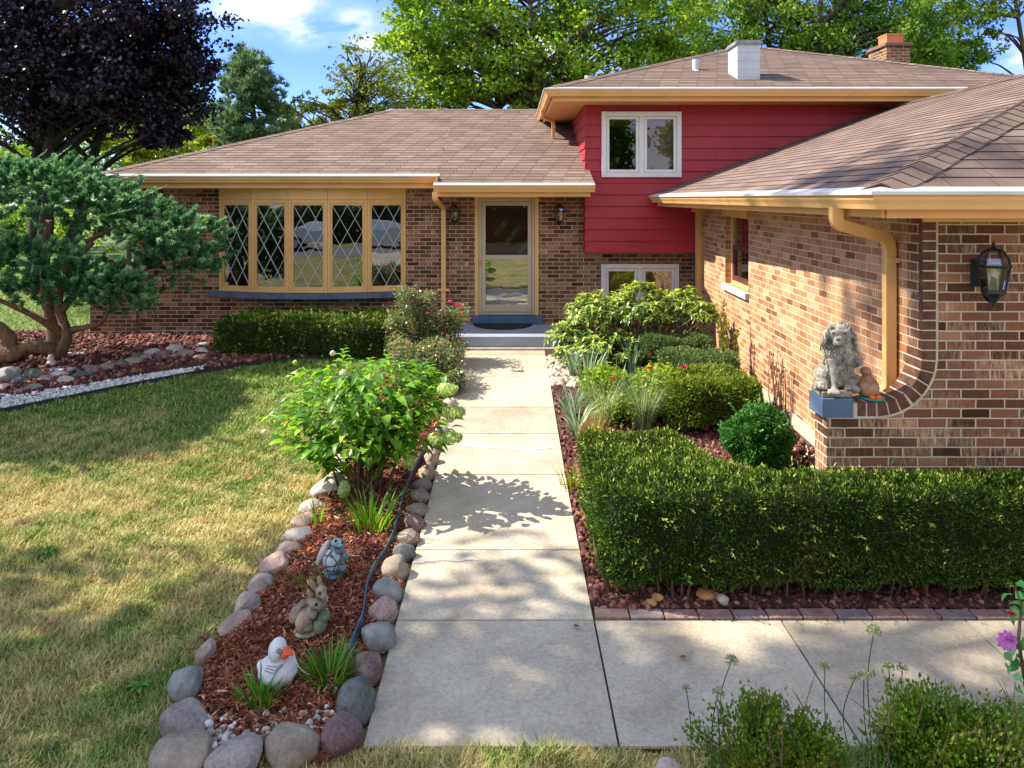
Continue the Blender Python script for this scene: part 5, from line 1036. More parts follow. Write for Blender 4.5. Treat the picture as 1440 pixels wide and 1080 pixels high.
# chives with seed heads in front of the side path
CHV=m_leaf('chive_leaves',[(0,hsv('33602c')),(.6,hsv('5a8a44')),(1,hsv('8ab070'))],.35,.45); SEED=m_leaf('seed_head',[(0,hsv('7d8a58')),(.6,hsv('a3ac78')),(1,hsv('d2d2a8'))],.3,.6)
def chive(px,py,y,bx,label,r=.028):
    y+=.22; top=P(px,py,y); b=Vector((bx+.03,y+.02,g(y))); t=thing('chive_stalk',label,'plant',tuple(b),'chive stalks with round seed heads'); mb=MB(); y=y; cv=rng.normal(0,.022); mb.tube(crom([b,b.lerp(top,.35)+Vector((cv*.6,.01,0)),b.lerp(top,.7)+Vector((cv,.01,0)),top],4),.0021,5); mb.build('stalk',CHV,t)
    nm=NM(); n=70; d=rdir(n); d[:,2]=np.abs(d[:,2])*1.0-.25; d=unit(d); c=np.repeat(np.array([list(top)]),n,0)
    leaf(nm,c,d,rdir(n),r*.9,.0022,0); leaf(nm,c+d*r*.75,unit(d+rdir(n)*.5),rdir(n),r*.5,r*.38,0); nm.build('seed_head',SEED,t)
for px,py,y,bx,l,r in ((1229,888,3.15,1.62,'tallest chive stalk with a pale green seed head, standing alone over the side path',.028),(1029,929,3.1,.97,'chive stalk leftmost over the side path',.026),(1160,938,3.05,1.38,'chive stalk between the two boxwoods with a small flat head',.02),(1202,954,3.0,1.50,'left one of the low pair of chive heads',.02),(1215,950,3.0,1.55,'right one of the low pair of chive heads',.022),(1250,939,3.05,1.62,'left one of the twin chive heads below the tallest stalk',.022),(1269,940,3.05,1.68,'right one of the twin chive heads below the tallest stalk',.022),(1010,975,2.95,.86,'chive head half hidden by the left boxwood',.024),(965,968,2.95,.74,'small pale chive head at the left of the boxwoods',.016)):
    chive(px,py,y,bx,l,r)
clump('chive_clump','grassy clump of chive leaves left of the boxwoods at the bottom edge',(.78,2.98,g(3)),110,.36,.006,CHV,spread=.5,arch=.4,rbase=.14,seg=4)
clump('chive_clump','grassy clump of chive leaves between the two boxwoods',(1.44,3.0,g(3)),120,.40,.006,CHV,spread=.4,arch=.4,rbase=.14,seg=4)
# rose of Sharon twig at the right edge
MAL=m_leaf('mallow_leaves',[(0,hsv('2c6a34')),(.6,hsv('4c9a54')),(1,hsv('86bc7c'))],.4,.4)
mt=thing('mallow_plant','leafy mallow stem with one mauve pink flower at the right picture edge','plant',(2.72,3.6,g(3.6))); mb=MB(); yb=3.6
sp=[Vector((2.74,3.6,0)),P(1445,980,yb),P(1432,900,yb),P(1436,850,yb),P(1428,826,yb)]; mb.tube(sp,[.012,.01,.008,.006,.003],6); mb.tube([P(1434,910,yb),P(1420,906,yb)],[.004,.003],5); mb.build('stems',STEM,mt)
nm=NM(); pts=[(1424,836),(1437,830),(1420,856),(1436,850),(1431,868),(1428,842),(1412,926),(1428,924),(1437,905),(1425,950),(1436,940),(1431,968),(1444,930),(1440,880),(1445,850),(1450,900),(1452,960)]
pts=pts+[(x_+rng.normal(0,7),y_+rng.normal(0,7)) for x_,y_ in pts]
n=len(pts); C=np.array([tuple(P(a,b,yb+rng.normal(0,.04))) for a,b in pts]); leaf6(nm,C,np.stack([rng.normal(0,1,n),rng.normal(-.3,.5,n),rng.normal(-.1,.4,n)],1),unit(np.tile([[0,-.5,.8]],(n,1))+.4*rdir(n)),.058*rng.uniform(.6,1.2,n),.046,0,None,.35); nm.build('foliage',MAL,mt)
MAU=m_leaf('mauve_petals',[(0,hsv('dd80cc')),(.6,hsv('eaa2e0')),(1,hsv('f4c4ee'))],.45,.5,tcol=1.3); nm=NM(); c=P(1415,900,yb-.03); k=9
for j in range(2): leaf6(nm,np.repeat(np.array([list(c)]),k,0),np.stack([np.cos(np.arange(k)*.7+j),np.full(k,-.5+.5*j),np.sin(np.arange(k)*.7+j)],1),np.tile([[0.,-1,0.1]],(k,1)),.05,.045,0,None,.1)
nm.build('flower_bloom',MAU,mt); rose(P(1422,865,yb-.02),.022,REDP,mt,14)
# ================================================================== TREES
def limbs(mb, base, forks, r0, n=8, tw=.12):
    """forks: list of polylines (first starts at base) with their start radius"""
    for pts,ra,rb in forks:
        pts=crom([Vector(p) for p in pts],4) if len(pts)>2 else [Vector(p) for p in pts]; m=len(pts); mb.tube(pts,[ra+(rb-ra)*i/(m-1) for i in range(m)],n,True,0,tw)
# ---- old cloud-pruned juniper
JUN=m_leaf('juniper_needles',[(0,hsv('173c24')),(.35,hsv('366a42')),(.7,hsv('6c9e68')),(1,hsv('acc894'))],.3,.55)
jy=10.75; jt=thing('juniper_tree','old cloud pruned juniper with twisted bare limbs and blue green pads of foliage','tree',tuple(G(72,508)))
mb=MB(); J=lambda x,y,d=0: P(x,y,jy+d)
limbs(mb,None,[([J(75,512),J(78,480),J(70,440,.1),J(66,400,.1),J(62,360,.2),J(70,310,.2)],.12,.045),([J(80,505),J(93,478,-.1),J(90,455),J(82,425,.05),J(95,380),J(130,340,.1)],.085,.035),
 ([J(90,470),J(60,452,-.2),J(25,432,-.3),J(-10,420,-.4)],.06,.025),([J(95,465),J(115,462,-.1),J(140,455,-.1),J(152,440,-.1)],.05,.02),([J(80,500),J(58,488,-.2),J(30,492,-.3),J(8,500,-.4),J(-20,488,-.4)],.105,.095),([J(8,503,-.3),J(14,478,-.3),J(-10,455,-.3),J(-40,440)],.10,.06),
 ([J(84,440),J(120,400,.2),J(165,368,.3),J(200,378,.3),J(225,370,.2)],.055,.03),([J(190,378,.25),J(215,392,.1),J(240,385,.1)],.03,.012),([J(90,452),J(68,434,.1),J(48,415,.1),J(30,402)],.03,.015),([J(120,340,.1),J(170,320,.2),J(230,330,.2),J(260,345,.1)],.04,.015),([J(66,380),J(40,350),J(20,330)],.04,.02)],.1,9,.22)
mb.build('trunk',BARKJ,jt,smooth=True)
nm=NM()
def pad(px,py,rx,ry,dy,d,n,up=.55):
    s=F/(jy+d); c=np.array(P(px,py,jy+d)); R3=np.maximum(np.array([rx/s,dy,ry/s])+.03,.09); area=max(.15,(rx*ry)/(s*s)+dy*rx/s)
    k=int(165*area**.8)+32; q=rdir(k); q[:,2]=np.where((q[:,2]<-.3)&(rng.random(k)<.5),-q[:,2]*.7,q[:,2]); lump=1+.20*wob(q,3.1,px*.1)+.12*rng.normal(size=k); tc_=c+q*R3*(lump*(.84-.30*(rng.random(k)<.3)*rng.random(k)))[:,None]
    ax=unit(q*np.array([[1,1,.75]])+np.array([[.30,-.1,up]])*.7+rdir(k)*.3); ln=rng.uniform(.08,.17,k); tone=np.clip(.36+.16*rng.normal(size=k)+.15*wob(tc_,2.2,px),.05,.75)
    m=int(n*3.8); i=rng.integers(0,k,m); t=rng.random(m)**.8; p=tc_[i]+ax[i]*(t*ln[i])[:,None]+rdir(m)*(.055*(1.05-t))[:,None]*rng.random((m,1))
    dd=unit(ax[i]+rdir(m)*.75); r=np.clip(tone[i]+.09+.50*(t-.5)+.09*rng.normal(size=m),0,1)
    leaf(nm,p,dd,rdir(m),.062*rng.uniform(.55,1.25,m),.013,0,r); leaf(nm,p+rdir(m)*.012,unit(ax[i]+rdir(m)*.9),rdir(m),.05*rng.uniform(.55,1.25,m),.012,0,np.clip(r+.05,0,1))
for a in ((60,283,112,50,.75,.2,5600),(-50,290,80,60,.8,.1,2400),(150,290,66,36,.6,.3,2600),(205,312,52,30,.55,.35,2000),(268,340,46,36,.5,.25,2100),(250,372,50,30,.45,.05,1900),(218,338,34,22,.45,-.05,1000),(45,372,72,34,.5,-.55,3000),(-40,375,50,40,.5,-.5,1300),(62,410,50,20,.4,-.5,1300),(126,392,40,26,.4,.4,1300),(165,408,42,26,.38,-.55,1900),(182,424,26,14,.3,-.5,700),(88,254,56,24,.55,.3,1500),(20,255,50,24,.5,.2,1200)):
    pad(*a)
# long feathery leaders
L0=[(150,260,60,-22),(180,285,55,-25),(60,235,40,-30),(110,240,45,-30),(95,345,35,-18),(140,305,50,-12),(30,240,35,-28),(170,335,40,-10)]
for (px,py,dx,dy) in L0:
    a=J(px,py,-.3); b=J(px+dx,py+dy,-.35); m=90; t=rng.random(m)[:,None]; p=np.array(a)*(1-t)+np.array(b)*t; d=np.array(b-a)[None]/np.linalg.norm(b-a); leaf(nm,p,unit(d+rdir(m)*.5),rdir(m),.05*(1.2-t[:,0]*.6),.010,0,np.clip(.6+.2*rng.normal(size=m),0,1))
nm.build('crown',JUN,jt)

# ---- generic broadleaf tree
def tree(name,label,base,height,blobs,nleaf,L,mat,trunk_r=.25,nl=26,group='trees behind the house',bark=BARK,fork=.3,wfac=.62,clump=.32,stems=1,gap=0,extra=None):
    """blobs: (x,y,z,rx,ry,rz,weight) lobes of the crown"""
    t=thing(name,label,'tree',base,group); mb=MB(); B=Vector(base); tw=sum(b[6] for b in blobs); cen=[]
    cz=sum(b[2]*b[6] for b in blobs)/tw; cx=sum(b[0]*b[6] for b in blobs)/tw; cy=sum(b[1]*b[6] for b in blobs)/tw
    tops=[]
    for s in range(stems):
        a=2*PI*s/max(1,stems)+.6; top=Vector((cx+(math.cos(a)*1.4 if stems>1 else 0),cy+(math.sin(a)*.8 if stems>1 else 0),cz+height*.12)); b=B+Vector((math.cos(a)*.25*(stems>1),math.sin(a)*.2*(stems>1),0)); m=b.lerp(top,.5)+Vector((rng.normal(0,.15),rng.normal(0,.15),0)); r=trunk_r/(1 if stems==1 else 1.4); pts=crom([b,b.lerp(m,.5)+Vector((rng.normal(0,.08),0,0)),m,top],5); mb.tube(pts,[r*(1.25 if i==0 else 1)*(1-.75*i/(len(pts)-1)) for i in range(len(pts))],9,True,0,.1); tops.append(pts)
    C=[]; 
    for (x,y,z,rx,ry,rz,w) in blobs:
        k=max(3,int(nl*w/tw*len(blobs)/2)); 
        for i in range(k):
            d=rng.normal(size=3); d/=np.linalg.norm(d); q=rng.random()**.45; C.append((x+d[0]*rx*q,y+d[1]*ry*q,z+d[2]*rz*q,min(rx,rz)))
    for i,c in enumerate(C):
        pts=tops[i%stems]; e=Vector(c[:3]); j=min(range(len(pts)),key=lambda j:abs(pts[j].z-(e.z-.55*max(.3,(e-pts[j]).xy.length)))); j=max(j,int(len(pts)*fork)); s=pts[min(j,len(pts)-2)]; m=s.lerp(e,.5)+Vector((rng.normal(0,.12),rng.normal(0,.12),.12*(e-s).length)); r=trunk_r*.28*rng.uniform(.7,1.2); mb.tube(crom([s,m,e],3),[r,r*.8,r*.66,r*.55,r*.4,r*.3,r*.15][:len(crom([s,m,e],3))],6)
    mb.build('trunk',bark,t,smooth=True)
    C=np.array(C); nm=NM(); per=nleaf//len(C)
    # leaves gather in sub-clumps round each limb end
    sub=7; SC=np.repeat(C[:,:3],sub,0)+rng.normal(0,1,(len(C)*sub,3))*np.repeat(C[:,3:4],sub,0)*np.array([[clump,clump,clump*.72]]); rr=np.repeat(C[:,3],sub)*clump*.36; n=nleaf; k=rng.integers(0,len(SC),n); 
    p=SC[k]+rng.normal(0,1,(n,3))*rr[k][:,None]*np.array([[1,1,.62]]); r=np.clip(.42+.17*rng.normal(size=n)+.22*(rng.random(len(SC))[k]-.4),0,1); d=unit(rdir(n)+np.array([[0,0,-.35]]))
    leaf(nm,p,d,unit(np.array([[0,0,.7]])+rdir(n)),L*rng.uniform(.6,1.35,n),L*wfac*rng.uniform(.7,1.25,n),0,r)
    nm.build('crown',mat,t); return t
def TB(px,py,y,rx,ry,w,d=1.5): s=F/y; p=P(px,py,y); return (p.x,p.y,p.z,rx/s,d,ry/s,w)
PUR=m_leaf('purple_leaves',[(0,hsv('110d18')),(.4,hsv('1d1524')),(.75,hsv('2f2130')),(.94,hsv('4c2e30')),(1,hsv('6e442e'))],.22,.35,tcol=1.2,spec=.5)
GRN=m_leaf('maple_leaves',[(0,hsv('3e601c')),(.35,hsv('68902e')),(.7,hsv('9fb644')),(.92,hsv('c4cc58')),(1,hsv('d8c258'))],.45,.5,tcol=1.6); GRN2=m_leaf('ash_leaves',[(0,hsv('3a5c1e')),(.4,hsv('648c30')),(.8,hsv('98b046')),(1,hsv('c4ba58'))],.4,.5,tcol=1.5)
SPR=m_leaf('sparse_leaves',[(0,hsv('3a5220')),(.45,hsv('6a8030')),(.8,hsv('98a040')),(1,hsv('b89040'))],.4,.5,tcol=1.4); YGR=m_leaf('yellow_bush_leaves',[(0,hsv('4a6a1c')),(.5,hsv('8a9c30')),(1,hsv('d0c850'))],.45,.5)
Yp=18
tree('purple_maple','dark purple leaved maple towering at the left behind the juniper',(-11.3,Yp,.33),9,[TB(60,60,Yp,120,90,2),TB(170,70,Yp,100,85,2),TB(235,55,Yp,60,65,1.2),TB(205,140,Yp,75,60,1.3),TB(-30,120,Yp,90,90,1.3),TB(120,160,Yp,90,40,1),TB(225,188,Yp,42,24,.5),TB(120,-70,Yp,150,80,2),TB(-60,-40,Yp,90,90,1.2),TB(250,110,Yp,40,45,.6)],64000,.105,PUR,.28,34,wfac=.85,clump=.36,stems=3,bark=m_bark('dark_bark',hsv('16120f'),hsv('352c26')))
Yb=21
tree('leafy_maple','big yellow green maple with open limbs behind the low roof',(1.2,Yb,.33),10,[TB(680,60,Yb,110,70,2),TB(600,90,Yb,60,60,1),TB(560,40,Yb,50,50,.8),TB(780,70,Yb,100,75,2),TB(880,60,Yb,90,70,1.6),TB(640,130,Yb,70,35,1),TB(740,140,Yb,70,30,1),TB(760,-60,Yb,170,80,2),TB(600,-40,Yb,100,60,1),TB(940,0,Yb,80,70,1.2)],52000,.125,GRN,.26,30,wfac=.7,clump=.36,stems=3)
Yc=23
tree('dark_ash','dense darker green tree behind the white metal chimney',(9,Yc,.33),10,[TB(1010,60,Yc,70,60,1.2),TB(1100,40,Yc,90,60,1.5),TB(1190,50,Yc,80,60,1.4),TB(960,100,Yc,50,40,.7),TB(1270,60,Yc,60,55,1.2),TB(1120,-50,Yc,160,70,2),TB(1250,-20,Yc,80,60,1)],40000,.135,GRN2,.3,30,wfac=.55,clump=.38,stems=3)
tree('ash_tree','tall green tree behind the brick chimney at the right',(13.2,Yc+1,.33),9,[TB(1310,50,Yc+1,60,55,1.4),TB(1350,85,Yc+1,45,28,.8),TB(1280,85,Yc+1,50,28,.8),TB(1330,-10,Yc+1,70,50,1)],16000,.13,GRN2,.25,24,wfac=.5,clump=.38,stems=2)
tree('locust_tree','thin airy branch tipped tree at the top right edge',(16.5,Yc,.33),9,[TB(1400,10,Yc,34,34,1),TB(1395,55,Yc,12,36,.5),TB(1450,-40,Yc,60,40,1)],2600,.13,SPR,.16,12,wfac=.5,clump=.4)
Yd=19
tree('crab_apple','small sparse tree with yellowing leaves left of the big maple',(-4.6,Yd,.33),6,[TB(505,125,Yd,40,40,1.2),TB(540,100,Yd,40,40,1.0),TB(470,145,Yd,50,18,.8),TB(560,135,Yd,40,30,.9),TB(440,150,Yd,28,14,.35),TB(500,85,Yd,22,20,.35),TB(520,160,Yd,60,14,.7)],6000,.10,SPR,.14,26,wfac=.6,clump=.34)
# pine: whorls of drooping branches with needle tufts
PIN=m_leaf('pine_needles',[(0,hsv('3c5c40')),(.45,hsv('6c8c62')),(.8,hsv('9ab07c')),(1,hsv('c4c890'))],.2,.5)
Ye=26; pt=thing('pine_tree','blue green pine standing between the purple maple and the sparse tree','tree',(P(362,200,Ye).x,Ye,.33),'trees behind the house'); mb=MB(); pb=Vector((P(362,200,Ye).x,Ye,.33)); topz=P(0,66,Ye).z; mb.tube([pb,pb+Vector((0,0,topz*.5)),Vector((pb.x-.4,Ye,topz))],[.22,.14,.03],8); nm=NM()
for i in range(120):
    t=rng.random()**.8; z=1.6+(topz-1.8)*t; Lb=(2.3*(1-t)**.8+.35)*rng.uniform(.6,1.1); a=rng.uniform(0,2*PI); b=Vector((pb.x-.4*t,Ye,z)); e=b+Vector((math.cos(a)*Lb,math.sin(a)*Lb,.28*Lb*rng.uniform(.2,1.2))); m=b.lerp(e,.5)+Vector((0,0,-.08*Lb)); mb.tube([b,m,e],[.035,.025,.01],5)
    k=int(10*Lb)+4
    for j in range(k):
        s=rng.uniform(.3,1.05); q=b.lerp(m,s*2) if s<.5 else m.lerp(e,(s-.5)*2); q=np.array(q)+rng.normal(0,.13,3); n=22; d=unit(rdir(n)*.8+np.array([[math.cos(a)*.5,math.sin(a)*.5,.8]])); leaf(nm,np.repeat(q[None],n,0),d,rdir(n),.30*rng.uniform(.6,1.1,n),.035,0,np.clip(rng.uniform(.2,.7)+.15*rng.normal(size=n),0,1))
mb.build('trunk',BARK,pt,smooth=True); nm.build('crown',PIN,pt)
# sunny shrubs and trees far behind, seen below the crowns
for i,(px,py,y,rx,ry,n,mat,l) in enumerate(((180,215,26,40,28,4200,YGR,'sunny yellow green shrub seen under the purple maple, the left one'),(275,205,29,55,30,5200,YGR,'sunny yellow green shrub seen under the purple maple, beside the pine'),(40,215,30,70,34,5200,GRN2,'darker green shrub far back behind the purple maple trunk'),(430,168,30,60,26,4200,SPR,'olive shrub far back between the pine and the sparse tree'),(110,400,24,90,30,5200,GRN2,'low green shrub far behind the juniper'),(-60,330,26,90,60,5200,GRN2,'tall shrub far behind at the left picture edge'),(40,330,31,80,60,5200,GRN,'light green thicket far behind the juniper'),(200,300,33,90,70,5200,GRN2,'green thicket behind the house corner'))):
    p=P(px,py,y); tree('background_shrub',l,(p.x,y,.33),2.5,[TB(px,py,y,rx,ry,1,1.2),TB(px+rx*.5,py+ry*.4,y,rx*.6,ry*.7,.6,1)],n,.17,mat,.1,14,'shrubs far behind the house',clump=.42)
for i,(x,y,h,l) in enumerate(((12,36,9,'tree in the far row behind the dark ash'),(-18,36,9,'tree in the far row behind the purple maple'),(-30,32,9,'tree in the far row at the far left'))):
    tree('far_tree',l,(x,y,.33),h,[(x,y,h*.62,3.6,2.2,h*.36,1),(x+2.6,y,h*.5,2.6,2,h*.26,.7),(x-2.6,y,h*.52,2.6,2,h*.28,.7)],15000,.24,GRN2 if i%2 else GRN,.25,24,'far trees',clump=.42)
# trees beyond the left picture edge whose shade falls across the lawn, the walk and the garage roof
SH=lambda B:[(x-.15*z,y,z,a,b,c,w) for x,y,z,a,b,c,w in B]
tree('shade_tree','tall street tree left of the front lawn that dapples the near lawn and walk',(-10.2,4.6,0),11,SH([(-8.9,4.6,6.3,1.6,1.7,1.2,1.1),(-8.5,5.2,8.2,1.7,1.5,1.4,1.4),(-8.9,5.1,9.8,1.8,1.2,1.3,1.7),(-9.2,5.3,11.6,1.9,1.2,1.3,1.6),(-8.6,5.4,13.2,1.6,1.1,1.2,1.2),(-9.7,8.5,18.2,1.5,1.2,1.0,.7),(-9.2,8.1,16.7,.9,.9,.8,.35)]),7600,.17,GRN,.22,26,'shade trees off to the left',wfac=.8,clump=.34)
tree('topiary_tree','dense round topped tree at the left of the lawn, just out of the picture',(-9.2,9.3,.15),5.2,SH([(-8.5,9.15,4.6,.95,.75,.75,1.2),(-7.85,9.55,4.3,.7,.5,.5,.8),(-8.9,8.7,4.3,.7,.5,.6,.7)]),16000,.22,HLD,.14,30,'shade trees off to the left',clump=.5)
# across the street, seen only in the windows
for i,(x,y,h) in enumerate(((-16,-30,8),(-4,-33,9),(6,-30,8),(15,-32,9),(-26,-28,8),(26,-30,9))):
    h*=1.45; tree('street_tree','green tree across the street mirrored in the windows',(x,y,0),h,[(x,y,h*.62,2.8,2,h*.32,1),(x+1.6,y,h*.5,2,1.6,h*.24,.7),(x-1.6,y,h*.5,2,1.6,h*.24,.7)],9000,.42,GRN2,.25,14,'trees across the street',clump=.45)
clipped('street_hedge','long clipped hedge across the street mirrored in the door panes',prism_bm([(-22,-20.5),(26,-20.5),(26,-19.2),(-22,-19.2)],0,2.1,.15),26000,HL,.22,.1,.08,'hedge',lump=.1)
# ================================================================== STATUES AND FIGURINES
def rotY(a): return Matrix.Rotation(R(a),3,'Y')
def sculpt(name,ells,mat,parent=None,voxel=.006,smooth=4,disp=0):
    """a set of overlapping ellipsoids fused into one continuous surface"""
    mb=MB()
    for e in ells:
        if e[0]=='t': mb.tube(e[1],e[2],8)
        else: mb.ell(e[0],e[1],e[2] if len(e)>2 else None,12,8)
    o=mb.build(name,mat,parent,smooth=True); m=o.modifiers.new('r','REMESH'); m.mode='VOXEL'; m.voxel_size=voxel; m.use_smooth_shade=True
    s=o.modifiers.new('s','SMOOTH'); s.iterations=smooth; s.factor=.5
    return o
STONE=m_rock('statue_stone',[(.30,hsv('403d38')),(.42,hsv('7c786f')),(.55,hsv('a29d92')),(.70,hsv('c4beb0'))],15,.008,.6); STW=m_rock('weathered_stone',[(.3,hsv('6f6454')),(.5,hsv('948672')),(.7,hsv('b3a48c'))],12,.004,.4)
# ---- seated lion on the blue block, one paw raised
ly=5.33; LS=F/ly
def E(px,py,d,rx,ry,rd,a=0,y0=ly,s=None): 
    s=F/y0; return (P(px,py,y0+d),(rx/s,rd,ry/s),rotY(a))
li=thing('lion_statue','weathered grey stone lion sitting on the blue block with one paw raised','statue',(2.29,ly,1.224))
mb=MB(); mb.box((2.185,5.235,1.224),(2.40,5.43,1.262)); mb.build('plinth',STW,li,bevel=.006)
b=[E(1178,520,.02,20,26,.085),E(1182,500,-.0,21,22,.085),E(1180,485,-.01,22,20,.08),E(1157,527,.03,12,16,.06,10),E(1155,541,-.02,12,8,.05),E(1193,533,.03,13,17,.06,-20),E(1201,547,-.0,9,6,.05),
 E(1181,472,-.03,18,19,.075),E(1179,479,-.10,9,8,.035),E(1178,483,-.12,7,5,.02),E(1176,468,-.09,10,5,.025),E(1190,470,-.085,8,7,.02),E(1170,470,-.085,7,7,.02),E(1198,512,-.03,13,7,.03,-16),E(1208,508,-.06,6,5.5,.03)]
b.append(('t',[P(1172,505,ly-.06),P(1173,525,ly-.08),P(1174,543,ly-.09),P(1173,551,ly-.1)],[.04,.028,.022,.026])); b.append(E(1173,551,-.11,9,4.5,.04)); b.append(('t',[P(1185,525,ly-.02),P(1190,540,ly-.03),P(1192,549,ly-.05)],[.045,.03,.026]))
for k in range(4): b.append(E(1166+k*4.4,553,-.14,2.2,3,.02)); b.append(E(1147+k*5,545,-.06,2.6,4,.02)); 
for k in range(3): b.append(E(1208+k*1.5,504+k*4,-.085,3,2,.016))
for i in range(130):                               # mane locks hang along the head and down the chest
    if i<52:
        a=rng.uniform(-.5,PI+.5); q=rng.uniform(.86,1.0); x=1180+math.cos(a)*20*q; y=477-math.sin(a)*21*q; tang=math.degrees(math.atan2(math.sin(a),math.cos(a)))
        b.append(E(x,y,-.03+rng.uniform(-.03,.04),2.3,6.5,.012,(-(a-PI/2)*57*.55 if abs(math.cos(a))<.55 else (x-1180)*.5)+rng.normal(0,8)+(80 if abs(math.cos(a))<.35 else 0)))
    else:
        x=1180+rng.normal(0,9.0); y=rng.uniform(490,520); b.append(E(x,y,-.072+abs(x-1180)*.002+rng.uniform(-.012,.010)+(y-500)*.0006,1.9,7.0,.011,(x-1180)*-1.0+rng.normal(0,7)))
sculpt('body',b,STONE,li,.0045,2)
DKS=m_plain('stone_shadow_paint',hsv('3a3834'),.9,.2,30); mb=MB()
for x in (1172,1188): mb.ell(P(x,468.5,ly-.108),(.011,.006,.006))
mb.ell(P(1178.5,478,ly-.143),(.014,.008,.008)); mb.bar(P(1172,487,ly-.138),P(1186,487,ly-.133),.004,.006); mb.build('face_features',DKS,li,smooth=True)
mb=MB()
for i in range(110):
    if i<54:
        a=rng.uniform(-.15,PI+.15); q=rng.uniform(.9,1.05); x=1180+math.cos(a)*20*q; y=473-math.sin(a)*20*q; d0=-.05+rng.uniform(-.03,.07); L=rng.uniform(16,30); sgn=1 if x>1180 else -1
        pts=[P(1180+(x-1180)*(1+.22*t)+sgn*2*math.sin(t*5+i),y+L*t+(-4*math.sin(t*3)),ly+d0-.02*math.sin(t*3)) for t in (0,.25,.5,.75,1)]
    else:
        x=1180+rng.normal(0,9); y=rng.uniform(488,512); L=rng.uniform(12,20); d0=-.082+abs(x-1180)*.0022+(y-500)*.0005
        pts=[P(1180+(x-1180)*(1-.12*t)+1.6*math.sin(t*6+i),y+L*t,ly+d0-.008*math.sin(t*3)) for t in (0,.25,.5,.75,1)]
    mb.tube(pts,[.004,.009,.010,.008,.003],6)
mb.build('mane',STONE,li,smooth=True)
# ---- terracotta bird on the ledge
fy=5.32; bd=thing('duck_figurine','small terracotta duck with orange feet on the brick ledge beside the lion','figurine',(2.54,fy,1.19)); 
TER=m_rock('terracotta',[(.3,hsv('8a5f4c')),(.5,hsv('b08468')),(.7,hsv('c49c80'))],10,.006)
e8=lambda x,y,d,rx,ry,rd,a=0: E(1120+x/6,420+y/6,d,rx/6,ry/6,rd,a,fy)
sculpt('body',[e8(610,750,0,86,88,.07),e8(600,690,0,60,60,.05),e8(585,612,-.01,48,38,.04),e8(622,620,-.04,22,14,.02),e8(545,760,.02,30,60,.05)],TER,bd,.005,4)
ORG=m_plain('orange_paint',hsv('e2622a'),.5,.1,20); sculpt('feet',[e8(636,832,-.06,26,24,.025),e8(692,835,-.06,26,24,.025)],ORG,bd,.005,2)
mb=MB(); mb.lathe([(.0,0),(.088,0),(.09,.006),(.08,.013),(0,.014)],Vector((P(1227,564,fy).x,fy,1.196)),18); o=mb.build('base',m_plain('teal_paint',hsv('2a9a94'),.5,.1,20),bd)
# ---- turtle, rabbits, duck in the mulch
c5=lambda x,y: (380+x/4.909,740+y/4.909)
def F5(y0): return lambda x,y,d,rx,ry,rd,a=0: E(*c5(x,y),d,rx/4.909,ry/4.909,rd,a,y0)
ty=5.05; e=F5(ty); tu=thing('turtle_figurine','blue grey stone turtle with a crackled shell, climbing in the mulch','figurine',tuple(P(*c5(430,330),ty)))
m,nt,bb,_=nodes('turtle_shell'); vv=nt.nodes.new('ShaderNodeTexVoronoi'); vv.feature='DISTANCE_TO_EDGE'; vv.inputs['Scale'].default_value=19; nt.links.new(geo(nt),vv.inputs['Vector'])
nt.links.new(mixc(nt,ramp(nt,[(.02,(0,0,0)),(.09,(1,1,1))],vv.outputs['Distance']),hsv('4a555c'),ramp(nt,[(.3,hsv('8e979a')),(.7,hsv('c2c4be'))],noise_(nt,30,4,geo(nt)))),bb.inputs['Base Color']); bb.inputs['Roughness'].default_value=.8; bump(nt,bb,ramp(nt,[(0,(0,0,0)),(.12,(1,1,1))],vv.outputs['Distance']),.008)
SHELL=m; TEAL=m_plain('turtle_skin',hsv('5f7f8a'),.7,.2,25,.003)
sculpt('shell',[e(438,232,0,74,86,.10,-8),e(430,300,.03,60,40,.06)],SHELL,tu,.006,3); sculpt('shell_plate',[e(366,185,.02,30,98,.06,24)],m_plain('shell_plate_m',hsv('b0b0aa'),.8,.2,20,.004),tu,.006,3)
sculpt('body',[e(465,118,-.02,46,30,.05,10),e(492,128,-.05,26,20,.035),e(470,160,0,40,40,.05),e(520,205,-.03,17,26,.03,-25),e(502,288,-.03,24,26,.035),e(400,330,0,26,18,.04),e(440,330,0,60,22,.07)],TEAL,tu,.006,3)
mb=MB(); 
for x,y in ((452,100),(498,112)): mb.ell(P(*c5(x,y),ty-.06),(.010,.008,.011))
mb.build('eyes',BLACK,tu,smooth=True)
ry_=4.42; e=F5(ry_); ra=thing('rabbit_figurine','weathered grey brown stone pair of rabbits on a mossy base','figurine',tuple(P(*c5(270,720),ry_)))
RABM=m_rock('rabbit_stone',[(.3,hsv('6a5c4c')),(.5,hsv('8c7c68')),(.7,hsv('a89a84'))],10,.005,.4); MOSS=m_rock('mossy_base',[(.3,hsv('5a6448')),(.5,hsv('7c8468')),(.7,hsv('a39c88'))],9,.008)
sculpt('rabbit',[e(238,650,-.04,62,66,.08,12),e(222,690,-.07,44,40,.05),e(290,590,-.05,36,50,.05,-18),e(312,535,-.07,44,32,.05,10),e(345,550,-.09,22,18,.035),e(272,470,-.05,15,40,.016,-22),e(262,530,-.06,12,34,.014,-16),e(180,725,-.06,22,20,.03),e(260,705,-.09,40,16,.03)],RABM,ra,.005,3)
sculpt('rabbit',[e(186,606,.02,54,60,.08,30),e(226,533,.03,30,20,.04),e(255,590,.04,50,60,.06),e(345,540,.02,44,60,.06),e(352,455,-.02,38,40,.05),e(368,480,-.05,22,22,.03),e(296,408,.0,20,54,.018,-32),e(340,380,.0,17,42,.016,-8)],RABM,ra,.005,3)
